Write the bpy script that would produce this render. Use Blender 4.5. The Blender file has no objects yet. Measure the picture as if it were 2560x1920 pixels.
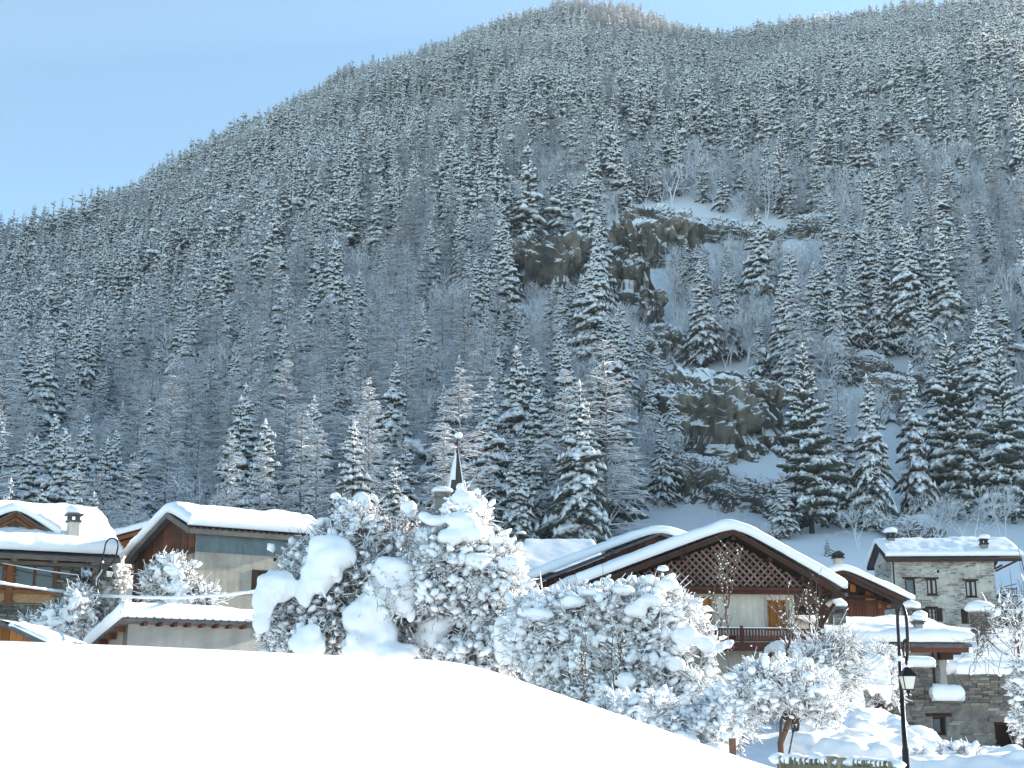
import bpy, math, random
import numpy as np
from mathutils import Vector, noise as mnoise
R_ = math.radians
sc = bpy.context.scene
COL = sc.collection
random.seed(7); rng = np.random.default_rng(7)

# ---------------------------------------------------------------- camera, sky, sun, exposure
F = 3300.0; PITCH = R_(13.2)
cam_d = bpy.data.cameras.new('camera'); cam = bpy.data.objects.new('camera', cam_d); COL.objects.link(cam)
cam_d.sensor_width = 36; cam_d.lens = 36 * F / 2560; cam_d.clip_start = 0.1; cam_d.clip_end = 6000
cam.rotation_euler = (math.pi / 2 + PITCH, 0, 0); sc.camera = cam
SUN_AZ, SUN_EL = R_(60.0), R_(17.8)
w = bpy.data.worlds.new('World'); sc.world = w; w.use_nodes = True
nt = w.node_tree; nt.nodes.clear()
sky = nt.nodes.new('ShaderNodeTexSky'); sky.sky_type = 'NISHITA'; sky.sun_disc = False
sky.sun_elevation = SUN_EL; sky.sun_rotation = SUN_AZ; sky.altitude = 1400; sky.air_density = 0.8; sky.dust_density = 0.1; sky.ozone_density = 0.3
bg = nt.nodes.new('ShaderNodeBackground'); bg.inputs[1].default_value = 0.125
wo = nt.nodes.new('ShaderNodeOutputWorld'); tint = nt.nodes.new('ShaderNodeMix'); tint.data_type = 'RGBA'; tint.blend_type = 'MULTIPLY'; tint.inputs[0].default_value = 1; tint.inputs[7].default_value = (.9, .97, .88, 1); nt.links.new(sky.outputs[0], tint.inputs[6]); nt.links.new(tint.outputs[2], bg.inputs[0]); nt.links.new(bg.outputs[0], wo.inputs[0])
sd = bpy.data.lights.new('sun', 'SUN'); sd.energy = 5.0; sd.angle = R_(0.53); sd.color = (1, .9, .77)
sun = bpy.data.objects.new('sun', sd); COL.objects.link(sun)
SD = Vector((math.sin(SUN_AZ) * math.cos(SUN_EL), math.cos(SUN_AZ) * math.cos(SUN_EL), math.sin(SUN_EL)))
sun.rotation_euler = SD.to_track_quat('Z', 'Y').to_euler(); sun.location = (60, 40, 60)
vs = sc.view_settings; vs.view_transform = 'Standard'; vs.look = 'None'; vs.gamma = 1; vs.use_curve_mapping = False; vs.exposure = 1.7
sc.render.resolution_x = 1024; sc.render.resolution_y = 768
cy = sc.cycles; cy.max_bounces = 6; cy.diffuse_bounces = 3; cy.glossy_bounces = 2; cy.transmission_bounces = 4; cy.volume_bounces = 0; cy.transparent_max_bounces = 6

# ---------------------------------------------------------------- pixel (2560x1920) <-> world
cP, sP = math.cos(PITCH), math.sin(PITCH)
def ray(u, v):
    x = (u - 1280) / F; y = (960 - v) / F
    return Vector((x, cP - y * sP, sP + y * cP))
def P(u, v, Y):
    d = ray(u, v); return d * (Y / d.y)
def proj(x, y, z):
    dz = y * cP + z * sP; up = -y * sP + z * cP
    return 1280 + F * x / dz, 960 - F * up / dz

# ---------------------------------------------------------------- object helpers
def tag(o, label=None, cat=None, group=None, kind=None):
    if label: o['label'] = label
    if cat: o['category'] = cat
    if group: o['group'] = group
    if kind: o['kind'] = kind
    return o
def empty(name, loc, rz=0, label=None, cat=None, group=None):
    o = bpy.data.objects.new(name, None); COL.objects.link(o); o.location = loc; o.rotation_euler = (0, 0, rz); o.empty_display_size = .3
    return tag(o, label, cat, group)
def np_mesh(name, V, Fc, mats, mi=None, smooth=False):
    V = np.asarray(V, dtype=np.float32); Fc = np.asarray(Fc, dtype=np.int32)
    me = bpy.data.meshes.new(name); k = Fc.shape[1]; n = len(Fc)
    me.vertices.add(len(V)); me.vertices.foreach_set('co', V.ravel())
    me.loops.add(n * k); me.loops.foreach_set('vertex_index', Fc.ravel())
    me.polygons.add(n); me.polygons.foreach_set('loop_start', np.arange(0, n * k, k, dtype=np.int32)); me.polygons.foreach_set('loop_total', np.full(n, k, dtype=np.int32))
    for m in mats: me.materials.append(m)
    if mi is not None: me.polygons.foreach_set('material_index', np.asarray(mi, dtype=np.int32))
    me.polygons.foreach_set('use_smooth', np.full(n, smooth, dtype=bool))
    me.update(calc_edges=True); return me
def link(name, me, parent=None, loc=None, rz=0, scale=None):
    o = bpy.data.objects.new(name, me); COL.objects.link(o)
    if parent: o.parent = parent
    if loc is not None: o.location = loc
    if rz: o.rotation_euler = (0, 0, rz)
    if scale is not None: o.scale = scale if hasattr(scale, '__len__') else (scale,) * 3
    return o
class MB:
    def __init__(s): s.v = []; s.f = []; s.m = []
    def quadbox(s, c, m=0):                       # c: 8 corners, bottom 4 then top 4
        b = len(s.v); s.v += [tuple(p) for p in c]
        for q in ((0, 3, 2, 1), (4, 5, 6, 7), (0, 1, 5, 4), (1, 2, 6, 5), (2, 3, 7, 6), (3, 0, 4, 7)):
            s.f.append(tuple(b + i for i in q)); s.m.append(m)
    def box(s, x0, x1, y0, y1, z0, z1, m=0):
        s.quadbox([(x0, y0, z0), (x1, y0, z0), (x1, y1, z0), (x0, y1, z0), (x0, y0, z1), (x1, y0, z1), (x1, y1, z1), (x0, y1, z1)], m)
    def beam(s, a, b, w, h, m=0, up=(0, 0, 1)):
        a = Vector(a); b = Vector(b); d = (b - a).normalized(); upv = Vector(up)
        if abs(d.dot(upv)) > .99: upv = Vector((0, 1, 0))
        r = d.cross(upv).normalized(); u = r.cross(d)
        c = []
        for hz in (-h / 2, h / 2):
            c += [a - r * w / 2 + u * hz, b - r * w / 2 + u * hz, b + r * w / 2 + u * hz, a + r * w / 2 + u * hz]
        s.quadbox(c, m)
    def prism(s, poly, ax, t0, t1, m=0):          # poly in the plane across axis ax
        n = len(poly); b = len(s.v)
        for t in (t0, t1):
            for p in poly: s.v.append((t, p[0], p[1]) if ax == 'x' else (p[0], t, p[1]))
        s.f.append(tuple(b + i for i in range(n))); s.m.append(m)
        s.f.append(tuple(b + n + i for i in reversed(range(n)))); s.m.append(m)
        for i in range(n):
            j = (i + 1) % n; s.f.append((b + i, b + n + i, b + n + j, b + j)); s.m.append(m)
    def tube(s, pts, r, n=8, m=0):
        pts = [Vector(p) for p in pts]; k = len(pts); b = len(s.v)
        rr = r if hasattr(r, '__len__') else [r] * k; prev = None
        for i, p in enumerate(pts):
            d = (pts[min(i + 1, k - 1)] - pts[max(i - 1, 0)]).normalized()
            if prev is None: prev = d.orthogonal().normalized()
            prev = (prev - d * prev.dot(d)).normalized(); q = d.cross(prev)
            for j in range(n):
                a = 2 * math.pi * j / n; s.v.append(tuple(p + (prev * math.cos(a) + q * math.sin(a)) * rr[i]))
        for i in range(k - 1):
            for j in range(n):
                s.f.append((b + i * n + j, b + i * n + (j + 1) % n, b + (i + 1) * n + (j + 1) % n, b + (i + 1) * n + j)); s.m.append(m)
        s.f.append(tuple(b + j for j in reversed(range(n)))); s.m.append(m)
        s.f.append(tuple(b + (k - 1) * n + j for j in range(n))); s.m.append(m)
    def lathe(s, prof, n=12, m=0, c=(0, 0)):
        b = len(s.v); k = len(prof)
        for r, z in prof:
            for j in range(n): s.v.append((c[0] + r * math.cos(2 * math.pi * j / n), c[1] + r * math.sin(2 * math.pi * j / n), z))
        for i in range(k - 1):
            for j in range(n): s.f.append((b + i * n + j, b + i * n + (j + 1) % n, b + (i + 1) * n + (j + 1) % n, b + (i + 1) * n + j)); s.m.append(m)
        s.f.append(tuple(b + j for j in reversed(range(n)))); s.m.append(m); s.f.append(tuple(b + (k - 1) * n + j for j in range(n))); s.m.append(m)
    def blob(s, c, r, sub=2, m=0, amp=.12, seed=0, flat=None):
        V, Fc = ICO[sub]; b = len(s.v)
        for p in V:
            k = 1 + amp * mnoise.noise(Vector(p) * 1.7 + Vector((seed * 3.1, seed, 7)))
            z = p[2]
            if flat is not None and z < 0: z *= flat
            s.v.append((c[0] + p[0] * r[0] * k, c[1] + p[1] * r[1] * k, c[2] + z * r[2] * k))
        for q in Fc: s.f.append(tuple(b + int(i) for i in q)); s.m.append(m)
    def mesh(s, name, mats, smooth=False):
        me = bpy.data.meshes.new(name); me.from_pydata(s.v, [], s.f)
        for m in (mats if isinstance(mats, (list, tuple)) else [mats]): me.materials.append(m)
        me.polygons.foreach_set('material_index', s.m)
        if smooth: me.polygons.foreach_set('use_smooth', [True] * len(s.f))
        me.update(); return me
    def build(s, name, mats, parent=None, smooth=False, **k):
        return link(name, s.mesh(name, mats, smooth), parent, **k)
def ico(sub):
    import bmesh
    bm = bmesh.new(); bmesh.ops.create_icosphere(bm, subdivisions=sub, radius=1)
    V = np.array([v.co[:] for v in bm.verts], dtype=np.float32); Fc = np.array([[v.index for v in f.verts] for f in bm.faces], dtype=np.int32); bm.free(); return V, Fc
ICO = {k: ico(k) for k in (1, 2, 3)}

# ---------------------------------------------------------------- numpy noise
_perm = rng.random((256, 256)).astype(np.float64)
def vnoise(x, y):
    xi = np.floor(x).astype(int); yi = np.floor(y).astype(int); fx = x - xi; fy = y - yi
    fx = fx * fx * (3 - 2 * fx); fy = fy * fy * (3 - 2 * fy)
    g = lambda a, b: _perm[a & 255, b & 255]
    return (g(xi, yi) * (1 - fx) + g(xi + 1, yi) * fx) * (1 - fy) + (g(xi, yi + 1) * (1 - fx) + g(xi + 1, yi + 1) * fx) * fy - .5
def fbm(x, y, o=4):
    s = 0; a = 1
    for k in range(o): s = s + a * vnoise(x * 2 ** k + 17.3 * k, y * 2 ** k + 5.1 * k); a *= .5
    return s
def sstep(a, b, x): t = np.clip((x - a) / (b - a), 0, 1); return t * t * (3 - 2 * t)

# ---------------------------------------------------------------- materials
def mat(name, build):
    m = bpy.data.materials.new(name); m.use_nodes = True; t = m.node_tree; t.nodes.clear()
    out = t.nodes.new('ShaderNodeOutputMaterial'); b = t.nodes.new('ShaderNodeBsdfPrincipled'); t.links.new(b.outputs[0], out.inputs[0])
    b.inputs['Roughness'].default_value = .8; b.inputs['Specular IOR Level'].default_value = .25
    build(t, b); return m
def N(t, typ, **k):
    n = t.nodes.new(typ)
    for a, v in k.items(): setattr(n, a, v)
    return n
def coords(t, scale=(1, 1, 1), kind='Object'):
    c = N(t, 'ShaderNodeTexCoord'); mp = N(t, 'ShaderNodeMapping'); mp.inputs['Scale'].default_value = scale
    t.links.new(c.outputs[kind], mp.inputs[0]); return mp.outputs[0]
def nz(t, vec, scale, detail=4, rough=.6, dist=0):
    n = N(t, 'ShaderNodeTexNoise'); n.inputs['Scale'].default_value = scale; n.inputs['Detail'].default_value = detail; n.inputs['Roughness'].default_value = rough; n.inputs['Distortion'].default_value = dist
    if vec is not None: t.links.new(vec, n.inputs['Vector'])
    return n.outputs[0]
def ramp(t, fac, stops):
    r = N(t, 'ShaderNodeValToRGB'); e = r.color_ramp.elements
    while len(e) < len(stops): e.new(.5)
    for i, (p, c) in enumerate(stops): e[i].position = p; e[i].color = (*c, 1) if len(c) == 3 else c
    t.links.new(fac, r.inputs[0]); return r.outputs[0]
def bump(t, b, h, strength=.4, dist=.02):
    n = N(t, 'ShaderNodeBump'); n.inputs['Strength'].default_value = strength; n.inputs['Distance'].default_value = dist
    t.links.new(h, n.inputs['Height']); t.links.new(n.outputs[0], b.inputs['Normal'])
def mix(t, fac, a, b):
    m = N(t, 'ShaderNodeMix', data_type='RGBA')
    if hasattr(fac, 'is_output'): t.links.new(fac, m.inputs[0])
    else: m.inputs[0].default_value = fac
    for k, s in ((6, a), (7, b)):
        if hasattr(s, 'is_output'): t.links.new(s, m.inputs[k])
        else: m.inputs[k].default_value = (*s, 1)
    return m.outputs[2]
def upfac(t, lo, hi, noise_scale=None, amt=.3, kind='Object'):
    g = N(t, 'ShaderNodeNewGeometry'); s = N(t, 'ShaderNodeSeparateXYZ'); t.links.new(g.outputs['Normal'], s.inputs[0])
    v = s.outputs[2]
    if noise_scale:
        n = nz(t, coords(t, kind=kind), noise_scale, 5); mm = N(t, 'ShaderNodeMath', operation='MULTIPLY_ADD'); t.links.new(n, mm.inputs[0]); mm.inputs[1].default_value = amt * 2
        m2 = N(t, 'ShaderNodeMath', operation='SUBTRACT'); t.links.new(v, m2.inputs[0]); m2.inputs[1].default_value = amt
        t.links.new(m2.outputs[0], mm.inputs[2]); v = mm.outputs[0]
    r = N(t, 'ShaderNodeMapRange'); r.inputs[1].default_value = lo; r.inputs[2].default_value = hi; t.links.new(v, r.inputs[0]); return r.outputs[0]
SNOWC = (.86, .875, .89)
def m_snow(sc_=3.0, st=.25, dist=.03):
    def b(t, p):
        p.inputs['Base Color'].default_value = (*SNOWC, 1); p.inputs['Roughness'].default_value = .55
        c = coords(t); h = nz(t, c, sc_, 6, .65); bump(t, p, h, st, dist)
    return b
def m_flat(c, rough=.7, var=.25, scale=6, stretch=(1, 1, 1), bs=.25, metal=0):
    def b(t, p):
        co = coords(t, stretch); n = nz(t, co, scale, 5, .65)
        lo = tuple(x * (1 - var) for x in c); hi = tuple(min(1, x * (1 + var)) for x in c)
        t.links.new(ramp(t, n, [(.3, lo), (.7, hi)]), p.inputs['Base Color']); p.inputs['Roughness'].default_value = rough; p.inputs['Metallic'].default_value = metal
        if bs: bump(t, p, n, bs, .01)
    return b
def m_wood(c1, c2, along='z', rough=.75):
    st = {'z': (9, 9, .7), 'x': (.7, 9, 9), 'y': (9, .7, 9)}[along]
    def b(t, p):
        n = nz(t, coords(t, st), 2.2, 6, .7, .3); n2 = nz(t, coords(t), 1.3, 3)
        oi = N(t, 'ShaderNodeObjectInfo')
        c = ramp(t, n, [(.28, c1), (.72, c2)]); d = mix(t, n2, tuple(x * .55 for x in c1), c)
        hs = N(t, 'ShaderNodeHueSaturation'); mr = N(t, 'ShaderNodeMapRange'); mr.inputs[3].default_value = .6; mr.inputs[4].default_value = 1.35; t.links.new(oi.outputs['Random'], mr.inputs[0])
        t.links.new(mr.outputs[0], hs.inputs['Value']); t.links.new(d, hs.inputs['Color']); t.links.new(hs.outputs[0], p.inputs['Base Color'])
        p.inputs['Roughness'].default_value = rough; bump(t, p, n, .5, .01)
    return b
def m_plaster(c, stain, s=1.0):
    def b(t, p):
        n = nz(t, coords(t, (.5, .5, .8)), .9 * s, 6, .7, .6); n2 = nz(t, coords(t, (3, 3, .5)), 1.1 * s, 4, .6)
        a = ramp(t, n, [(.36, stain), (.62, c)]); bb = ramp(t, n2, [(.35, (.72, .72, .72)), (.6, (1, 1, 1))])
        m = N(t, 'ShaderNodeMix', data_type='RGBA', blend_type='MULTIPLY'); m.inputs[0].default_value = .7
        t.links.new(a, m.inputs[6]); t.links.new(bb, m.inputs[7]); t.links.new(m.outputs[2], p.inputs['Base Color'])
        bump(t, p, nz(t, coords(t), 14, 6), .5, .015); p.inputs['Roughness'].default_value = .9
    return b
def m_stone(cols):
    def b(t, p):
        oi = N(t, 'ShaderNodeObjectInfo'); g = N(t, 'ShaderNodeNewGeometry'); n = nz(t, coords(t), 7, 6, .7)
        a = N(t, 'ShaderNodeMath', operation='ADD'); t.links.new(oi.outputs['Random'], a.inputs[0]); t.links.new(g.outputs['Random Per Island'], a.inputs[1])
        f = N(t, 'ShaderNodeMath', operation='FRACT'); t.links.new(a.outputs[0], f.inputs[0])
        base = ramp(t, f.outputs[0], [(i / (len(cols) - 1), c) for i, c in enumerate(cols)])
        t.links.new(mix(t, ramp(t, n, [(.35, (0, 0, 0)), (.7, (.6, .6, .6))]), base, tuple(x * .45 for x in cols[0])), p.inputs['Base Color']); bump(t, p, n, .6, .02)
    return b
def m_rock(t, p):
    n = nz(t, coords(t, (1.6, 1.6, .14)), .34, 8, .75, .5); n2 = nz(t, coords(t), .12, 3)
    rk = ramp(t, n, [(.3, (.04, .038, .034)), (.44, (.12, .108, .09)), (.6, (.29, .255, .2)), (.74, (.13, .118, .1))])
    rk = mix(t, ramp(t, n2, [(.36, (0, 0, 0)), (.52, (1, 1, 1))]), (.08, .078, .07), rk)
    t.links.new(mix(t, upfac(t, .3, .42, .35, .4), rk, SNOWC), p.inputs['Base Color']); bump(t, p, nz(t, coords(t, (1, 1, .4)), 1.2, 8, .75), .9, .5)
def m_frost(c, lo, hi):
    def b(t, p):
        t.links.new(mix(t, upfac(t, lo, hi, 1.5, .3), c, (.8, .82, .85)), p.inputs['Base Color']); p.inputs['Roughness'].default_value = .9
    return b
def m_needle(t, p):
    oi = N(t, 'ShaderNodeObjectInfo'); n = nz(t, coords(t), 1.5, 3)
    a = ramp(t, n, [(.3, (.045, .055, .045)), (.7, (.1, .115, .09))])
    t.links.new(mix(t, upfac(t, -.05, .45, 2.5, .35), mix(t, oi.outputs['Random'], a, (.07, .068, .055)), (.78, .8, .83)), p.inputs['Base Color']); p.inputs['Roughness'].default_value = .8
def m_glass(c):
    def b(t, p):
        p.inputs['Base Color'].default_value = (*c, 1); p.inputs['Roughness'].default_value = .08; p.inputs['Specular IOR Level'].default_value = .6
        bump(t, p, nz(t, coords(t), 1.3, 2), .1, .02)
    return b
M = {}
M['snow'] = mat('snow', m_snow()); M['snow_ground'] = mat('snow_ground', m_snow(1.2, .3, .06)); M['snow_soft'] = mat('snow_soft', m_snow(2.0, .12, .03))
M['snow_clump'] = mat('snow_clump', m_snow(9, .5, .03))
M['needle'] = mat('needles', m_needle); M['bark'] = mat('bark', m_flat((.055, .045, .04), .9, .4, 8, (1, 1, .3)))
M['larch'] = mat('larch_twigs', m_frost((.19, .16, .14), -.8, .15)); M['larch_trunk'] = mat('larch_trunk', m_frost((.12, .1, .09), -.1, .9)); M['frost'] = mat('frosted_twigs', m_frost((.22, .2, .18), -1.0, -.1))
M['twig'] = mat('twig_bark', m_frost((.085, .065, .05), .4, 1.0)); M['trunk_warm'] = mat('trunk_bark', m_flat((.17, .1, .07), .9, .3, 10, (1, 1, .3)))
M['rock'] = mat('cliff_rock', m_rock)
M['plaster_grey'] = mat('plaster_grey', m_plaster((.48, .43, .36), (.33, .29, .24))); M['plaster_beige'] = mat('plaster_beige', m_plaster((.5, .42, .31), (.3, .24, .17)))
M['plaster_white'] = mat('plaster_white', m_plaster((.66, .61, .52), (.5, .46, .4))); M['concrete'] = mat('concrete', m_plaster((.4, .39, .36), (.27, .27, .25), .6))
M['plaster_stone'] = mat('plaster_stone', m_plaster((.58, .545, .48), (.42, .39, .34), 1.6))
M['tin'] = mat('tin_cladding', m_flat((.11, .145, .155), .45, .3, 1.5, (1, 1, .5), .1, .3))
M['wood_dark'] = mat('wood_dark', m_wood((.035, .018, .012), (.1, .045, .03))); M['wood_red'] = mat('wood_red', m_wood((.04, .016, .01), (.3, .095, .04)))
M['wood_redx'] = mat('wood_red_beam', m_wood((.1, .03, .02), (.2, .07, .045), 'x')); M['wood_grey'] = mat('wood_grey', m_wood((.12, .1, .085), (.3, .27, .23), 'x'))
M['wood_orange'] = mat('wood_orange', m_wood((.32, .12, .03), (.52, .22, .05))); M['wood_amber'] = mat('wood_amber', m_wood((.2, .07, .025), (.4, .15, .05), 'x'))
M['osb'] = mat('panel_board', m_flat((.4, .24, .12), .8, .3, 14)); M['log'] = mat('log_boards', m_wood((.07, .045, .035), (.2, .14, .11), 'y'))
M['lattice'] = mat('lattice_wood', m_wood((.2, .1, .075), (.42, .33, .28), 'x'))
M['slate'] = mat('slate_deck', m_flat((.1, .1, .105), .8, .3, 4)); M['iron'] = mat('black_iron', m_flat((.012, .012, .013), .4, .3, 20, bs=.1))
M['glass'] = mat('window_glass', m_glass((.06, .08, .1))); M['glass_dark'] = mat('window_glass_dark', m_glass((.02, .022, .025))); M['curtain'] = mat('curtain', m_flat((.5, .48, .45), .9, .15, 3, (6, 6, .5)))
M['stone_dark'] = mat('stone_dark', m_stone([(.1, .095, .085), (.2, .185, .16), (.3, .27, .22), (.14, .135, .125), (.36, .31, .25), (.07, .07, .065), (.24, .21, .17)]))
M['stone_light'] = mat('stone_light', m_stone([(.26, .25, .23), (.4, .38, .35), (.12, .115, .11), (.34, .32, .29), (.18, .17, .165)]))
M['stone_flecks'] = mat('stone_flecks', m_stone([(.16, .15, .135), (.42, .39, .35), (.5, .47, .42), (.12, .11, .1), (.46, .43, .38), (.3, .28, .25)]))
M['mortar'] = mat('mortar', m_plaster((.3, .28, .25), (.13, .12, .11), 1.5)); M['mortar_dark'] = mat('mortar_dark', m_flat((.06, .058, .052), .95, .3, 5))
M['picket'] = mat('picket_wood', m_wood((.16, .15, .1), (.3, .28, .2))); M['lampglass'] = mat('lantern_glass', m_flat((.75, .72, .62), .15, .08, 5, bs=0))
M['rope'] = mat('snowy_rope', m_frost((.3, .28, .22), -.8, -.2)); M['wire'] = mat('wire', m_flat((.1, .1, .1), .6))
# ---------------------------------------------------------------- terrain
_cu = [(-900, 690, 900), (-500, 640, 930), (0, 560, 950), (347, 440, 990), (694, 245, 1050), (1042, 115, 1110), (1273, 40, 1140), (1447, 12, 1150), (1640, 48, 1140), (1806, 87, 1060), (1944, 66, 850), (2110, 30, 760), (2256, 0, 720), (2560, -25, 700), (3000, -30, 700)]
_az, _zr, _rr = [], [], []
for u, v, r in _cu:
    v = v + 14 * F / r + float(np.interp(u, [0, 500, 1300, 1600, 1750, 2000, 2560], [118, 100, 72, 66, 42, 20, 7])); d = ray(u, v); a = math.atan2(d.x, d.y); _az.append(a); _rr.append(r); _zr.append(r * d.z / math.hypot(d.x, d.y))
CREST = 1.0
for dg, z in ((35, 405), (45, 408), (52, 402), (60, 402), (64, 398), (70, 330), (80, 160), (95, 60)):
    _az.append(R_(dg)); _rr.append(700 / math.cos(min(R_(dg), R_(64)))); _zr.append(z)
_az = [R_(-100), R_(-70), R_(-45)] + _az; _rr = [900, 900, 900] + _rr; _zr = [10, 60, 170] + _zr
_vy = [-60, 0, 8, 15, 24, 35, 50, 60, 80, 96, 106, 126, 150]; _vz = [-1.6, -1.6, -1.7, -1.9, -2.1, -2.2, -2.0, -1.4, .9, 4.0, 6.4, 12.5, 20]
def ground(x, y):
    x = np.asarray(x, float); y = np.asarray(y, float); r = np.hypot(x, y); az = np.arctan2(x, y)
    zv = np.interp(y, _vy, _vz); left = sstep(6, -12, x) * sstep(14, 40, y) * sstep(120, 70, y); zv = zv + left * 1.6
    near = sstep(0, 18, y) * sstep(170, 90, y)
    zv = zv + near * (.22 * fbm(x * .6, y * .6, 4) + .5 * fbm(x * .12 + 9, y * .12, 2)) * sstep(3, 14, r)
    zv = zv + sstep(18, 24, y) * sstep(46, 38, y) * sstep(4, 9, x) * (.5 * np.maximum(0, fbm(x * 1.1 + 3, y * 1.1, 3) + .1))
    R1 = np.interp(az, _az, _rr); Z1 = np.interp(az, _az, _zr)
    r0 = np.where(y > 0, np.maximum(150 / np.maximum(np.cos(az), .3), 150), 400)
    zf = np.interp(150.0, _vy, _vz); s = (r - r0) / (R1 - r0); ss = np.clip(s, 0, 1)
    lf = sstep(-.1, -.33, az) * -6
    inf = sstep(R_(38), R_(27), az); zm = zf + lf + (Z1 - zf - lf) * (ss + .05 * inf * np.sin(math.pi * ss)) + (inf * .85 + .15) * np.sin(math.pi * ss) * (26 * fbm(x / 150, y / 150, 3) + 7 * fbm(x / 35 + 4, y / 35, 3)) * sstep(.0, .15, ss) - np.maximum(0, r - R1) * .55
    k = sstep(R_(96), R_(82), np.abs(az)); base = np.where(y > 0, zv + lf * sstep(80, 150, y), -1.6)
    return np.where(s > 0, zm * k + base * (1 - k), base)
def g1(x, y): return float(ground(x, y))
_ts = np.concatenate([np.linspace(8, 200, 400), np.linspace(201, 1300, 1500)])
def hit(u, v):
    d = ray(u, v); h = d.z / d.y; Y = _ts; X = Y * d.x / d.y; below = ground(X, Y) >= Y * h
    i = int(np.argmax(below)); return (float(X[i]), float(Y[i])) if below.any() else None
azs = np.concatenate([np.arange(-180, -27, 3.0), np.arange(-26, 28, .2), np.arange(28, 66, .8), np.arange(66, 181, 3.0)])
rs = np.concatenate([np.linspace(0.2, 14, 30), 14.3 * (165 / 14.3) ** np.linspace(0, 1, 190), 168 * (1250 / 168) ** np.linspace(0, 1, 150), [1300, 1400, 1700, 2300]])
A, Rr = np.meshgrid(np.radians(azs), rs, indexing='ij'); X = Rr * np.sin(A); Y = Rr * np.cos(A); Z = ground(X, Y)
na, nr = A.shape; idx = np.arange(na * nr).reshape(na, nr)
Q = np.stack([idx[:-1, :-1], idx[:-1, 1:], idx[1:, 1:], idx[1:, :-1]], -1).reshape(-1, 4)[:, ::-1]
tag(link('snow_ground', np_mesh('snow_ground', np.stack([X, Y, Z], -1).reshape(-1, 3), Q, [M['snow_ground']], smooth=True)), kind='structure')
# the snow bank the photographer looks over
_bk = [(-1500, 1600), (0, 1603), (382, 1617), (740, 1634), (1128, 1652), (1157, 1655), (1200, 1664), (1273, 1692), (1390, 1732), (1505, 1771), (1620, 1811), (1736, 1851), (1850, 1895), (1945, 1921), (2300, 2040), (2900, 2300)]
YC = 6.0; bx = [P(u, v, YC).x for u, v in _bk]; bz = [P(u, v, YC).z for u, v in _bk]
xs = np.linspace(-9, 7, 260); ys = np.concatenate([np.linspace(.9, 5.6, 60), np.linspace(5.66, 7, 30), np.linspace(7.1, 12, 30)])
X, Y = np.meshgrid(xs, ys, indexing='ij'); zc = np.interp(X, bx, bz); zc = (zc + np.interp(X - .12, bx, bz) + np.interp(X + .12, bx, bz)) / 3
fr = YC - Y; Z = np.where(fr > 0, zc - .035 * fr ** 2 - .01 * fr - .75 * sstep(4, 5.1, fr), zc - .16 * fr ** 2 * 1.3) + .02 * fbm(X * .8, Y * .8, 3) * sstep(0, 1.5, np.abs(fr)) 
Z = np.where(fr <= 0, np.maximum(Z, -3.2), Z)
n1, n2 = X.shape; idx = np.arange(n1 * n2).reshape(n1, n2); Q = np.stack([idx[:-1, :-1], idx[1:, :-1], idx[1:, 1:], idx[:-1, 1:]], -1).reshape(-1, 4)
tag(link('snow_bank', np_mesh('snow_bank', np.stack([X, Y, Z], -1).reshape(-1, 3), Q, [M['snow_soft']], smooth=True)), kind='structure')

# ---------------------------------------------------------------- cliffs: rock outcrops with snow on their ledges
def outcrop(u, v, w, h, dp, seed, name='rock_outcrop', sub=95, squash=.5, lean=0, rz=0, parent=None, sink=.25):
    # u,v: pixel of the foot centre; w,h: size in pixels; dp: depth as a share of the width
    hx, hy = hit(u, v); m = hy / cP / F; W = w * m; H = h * m; D = W * dp; z0 = g1(hx, hy)
    a = np.linspace(0, 2 * math.pi, sub * 2, endpoint=False); b = np.linspace(-math.pi / 2, math.pi / 2, sub); A, B = np.meshgrid(a, b, indexing='ij')
    def sp(c, e): return np.sign(c) * np.abs(c) ** e
    x = sp(np.cos(A), .6) * sp(np.cos(B), squash) * W / 2; y = sp(np.sin(A), .6) * sp(np.cos(B), squash) * D / 2; z = sp(np.sin(B), squash) * H / 2
    nx, ny, nz_ = x / (W * W), y / (D * D), z / (H * H); ln = np.sqrt(nx ** 2 + ny ** 2 + nz_ ** 2) + 1e-9
    s = 3.2 / H
    n = fbm(x * s + seed * 7 + y * s * .6, z * s * .55 + seed, 5); n2 = np.abs(fbm((x + y) * s * 1.6 + seed * 3, z * s * .5 + 9, 4)); n3 = fbm(z * s * 1.6 + x * s * .4 + y * s * .5, z * 0 + seed, 3)
    n4 = np.abs(fbm(x * s * 4 + seed, z * s * 1.3 + y * s * 2, 4)); bx_ = x * s * 1.9 + .8 * n; bz_ = z * s * 1.1 + y * s * .8 + .8 * n3; n5 = vnoise(np.floor(bx_), np.floor(bz_) + seed) + .6 * vnoise(np.floor(bx_ * 2.3) + 31, np.floor(bz_ * 2.7)); k = H * (.075 * n5 + .2 * n - .34 * n2 + .18 * n3 - .1 * n4)
    x = x + nx / ln * k; y = y + ny / ln * k; z = z + nz_ / ln * k * .7; y = y + lean * (z + H / 2) * .5 + D * .42
    z = z + np.maximum(0, y) * .45
    V = np.stack([x, y, z + H * (.5 - sink)], -1).reshape(-1, 3); na, nb = A.shape; idx = np.arange(na * nb).reshape(na, nb)
    i2 = np.roll(idx, -1, 0); Q = np.stack([idx[:, :-1], i2[:, :-1], i2[:, 1:], idx[:, 1:]], -1).reshape(-1, 4)
    me = np_mesh(name, V, Q, [M['rock']], smooth=False)
    o = link(name, me, parent, (hx, hy, z0) if parent is None else (hx - parent.location.x, hy - parent.location.y, z0 - parent.location.z), rz)
    return o
CL = []
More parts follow.
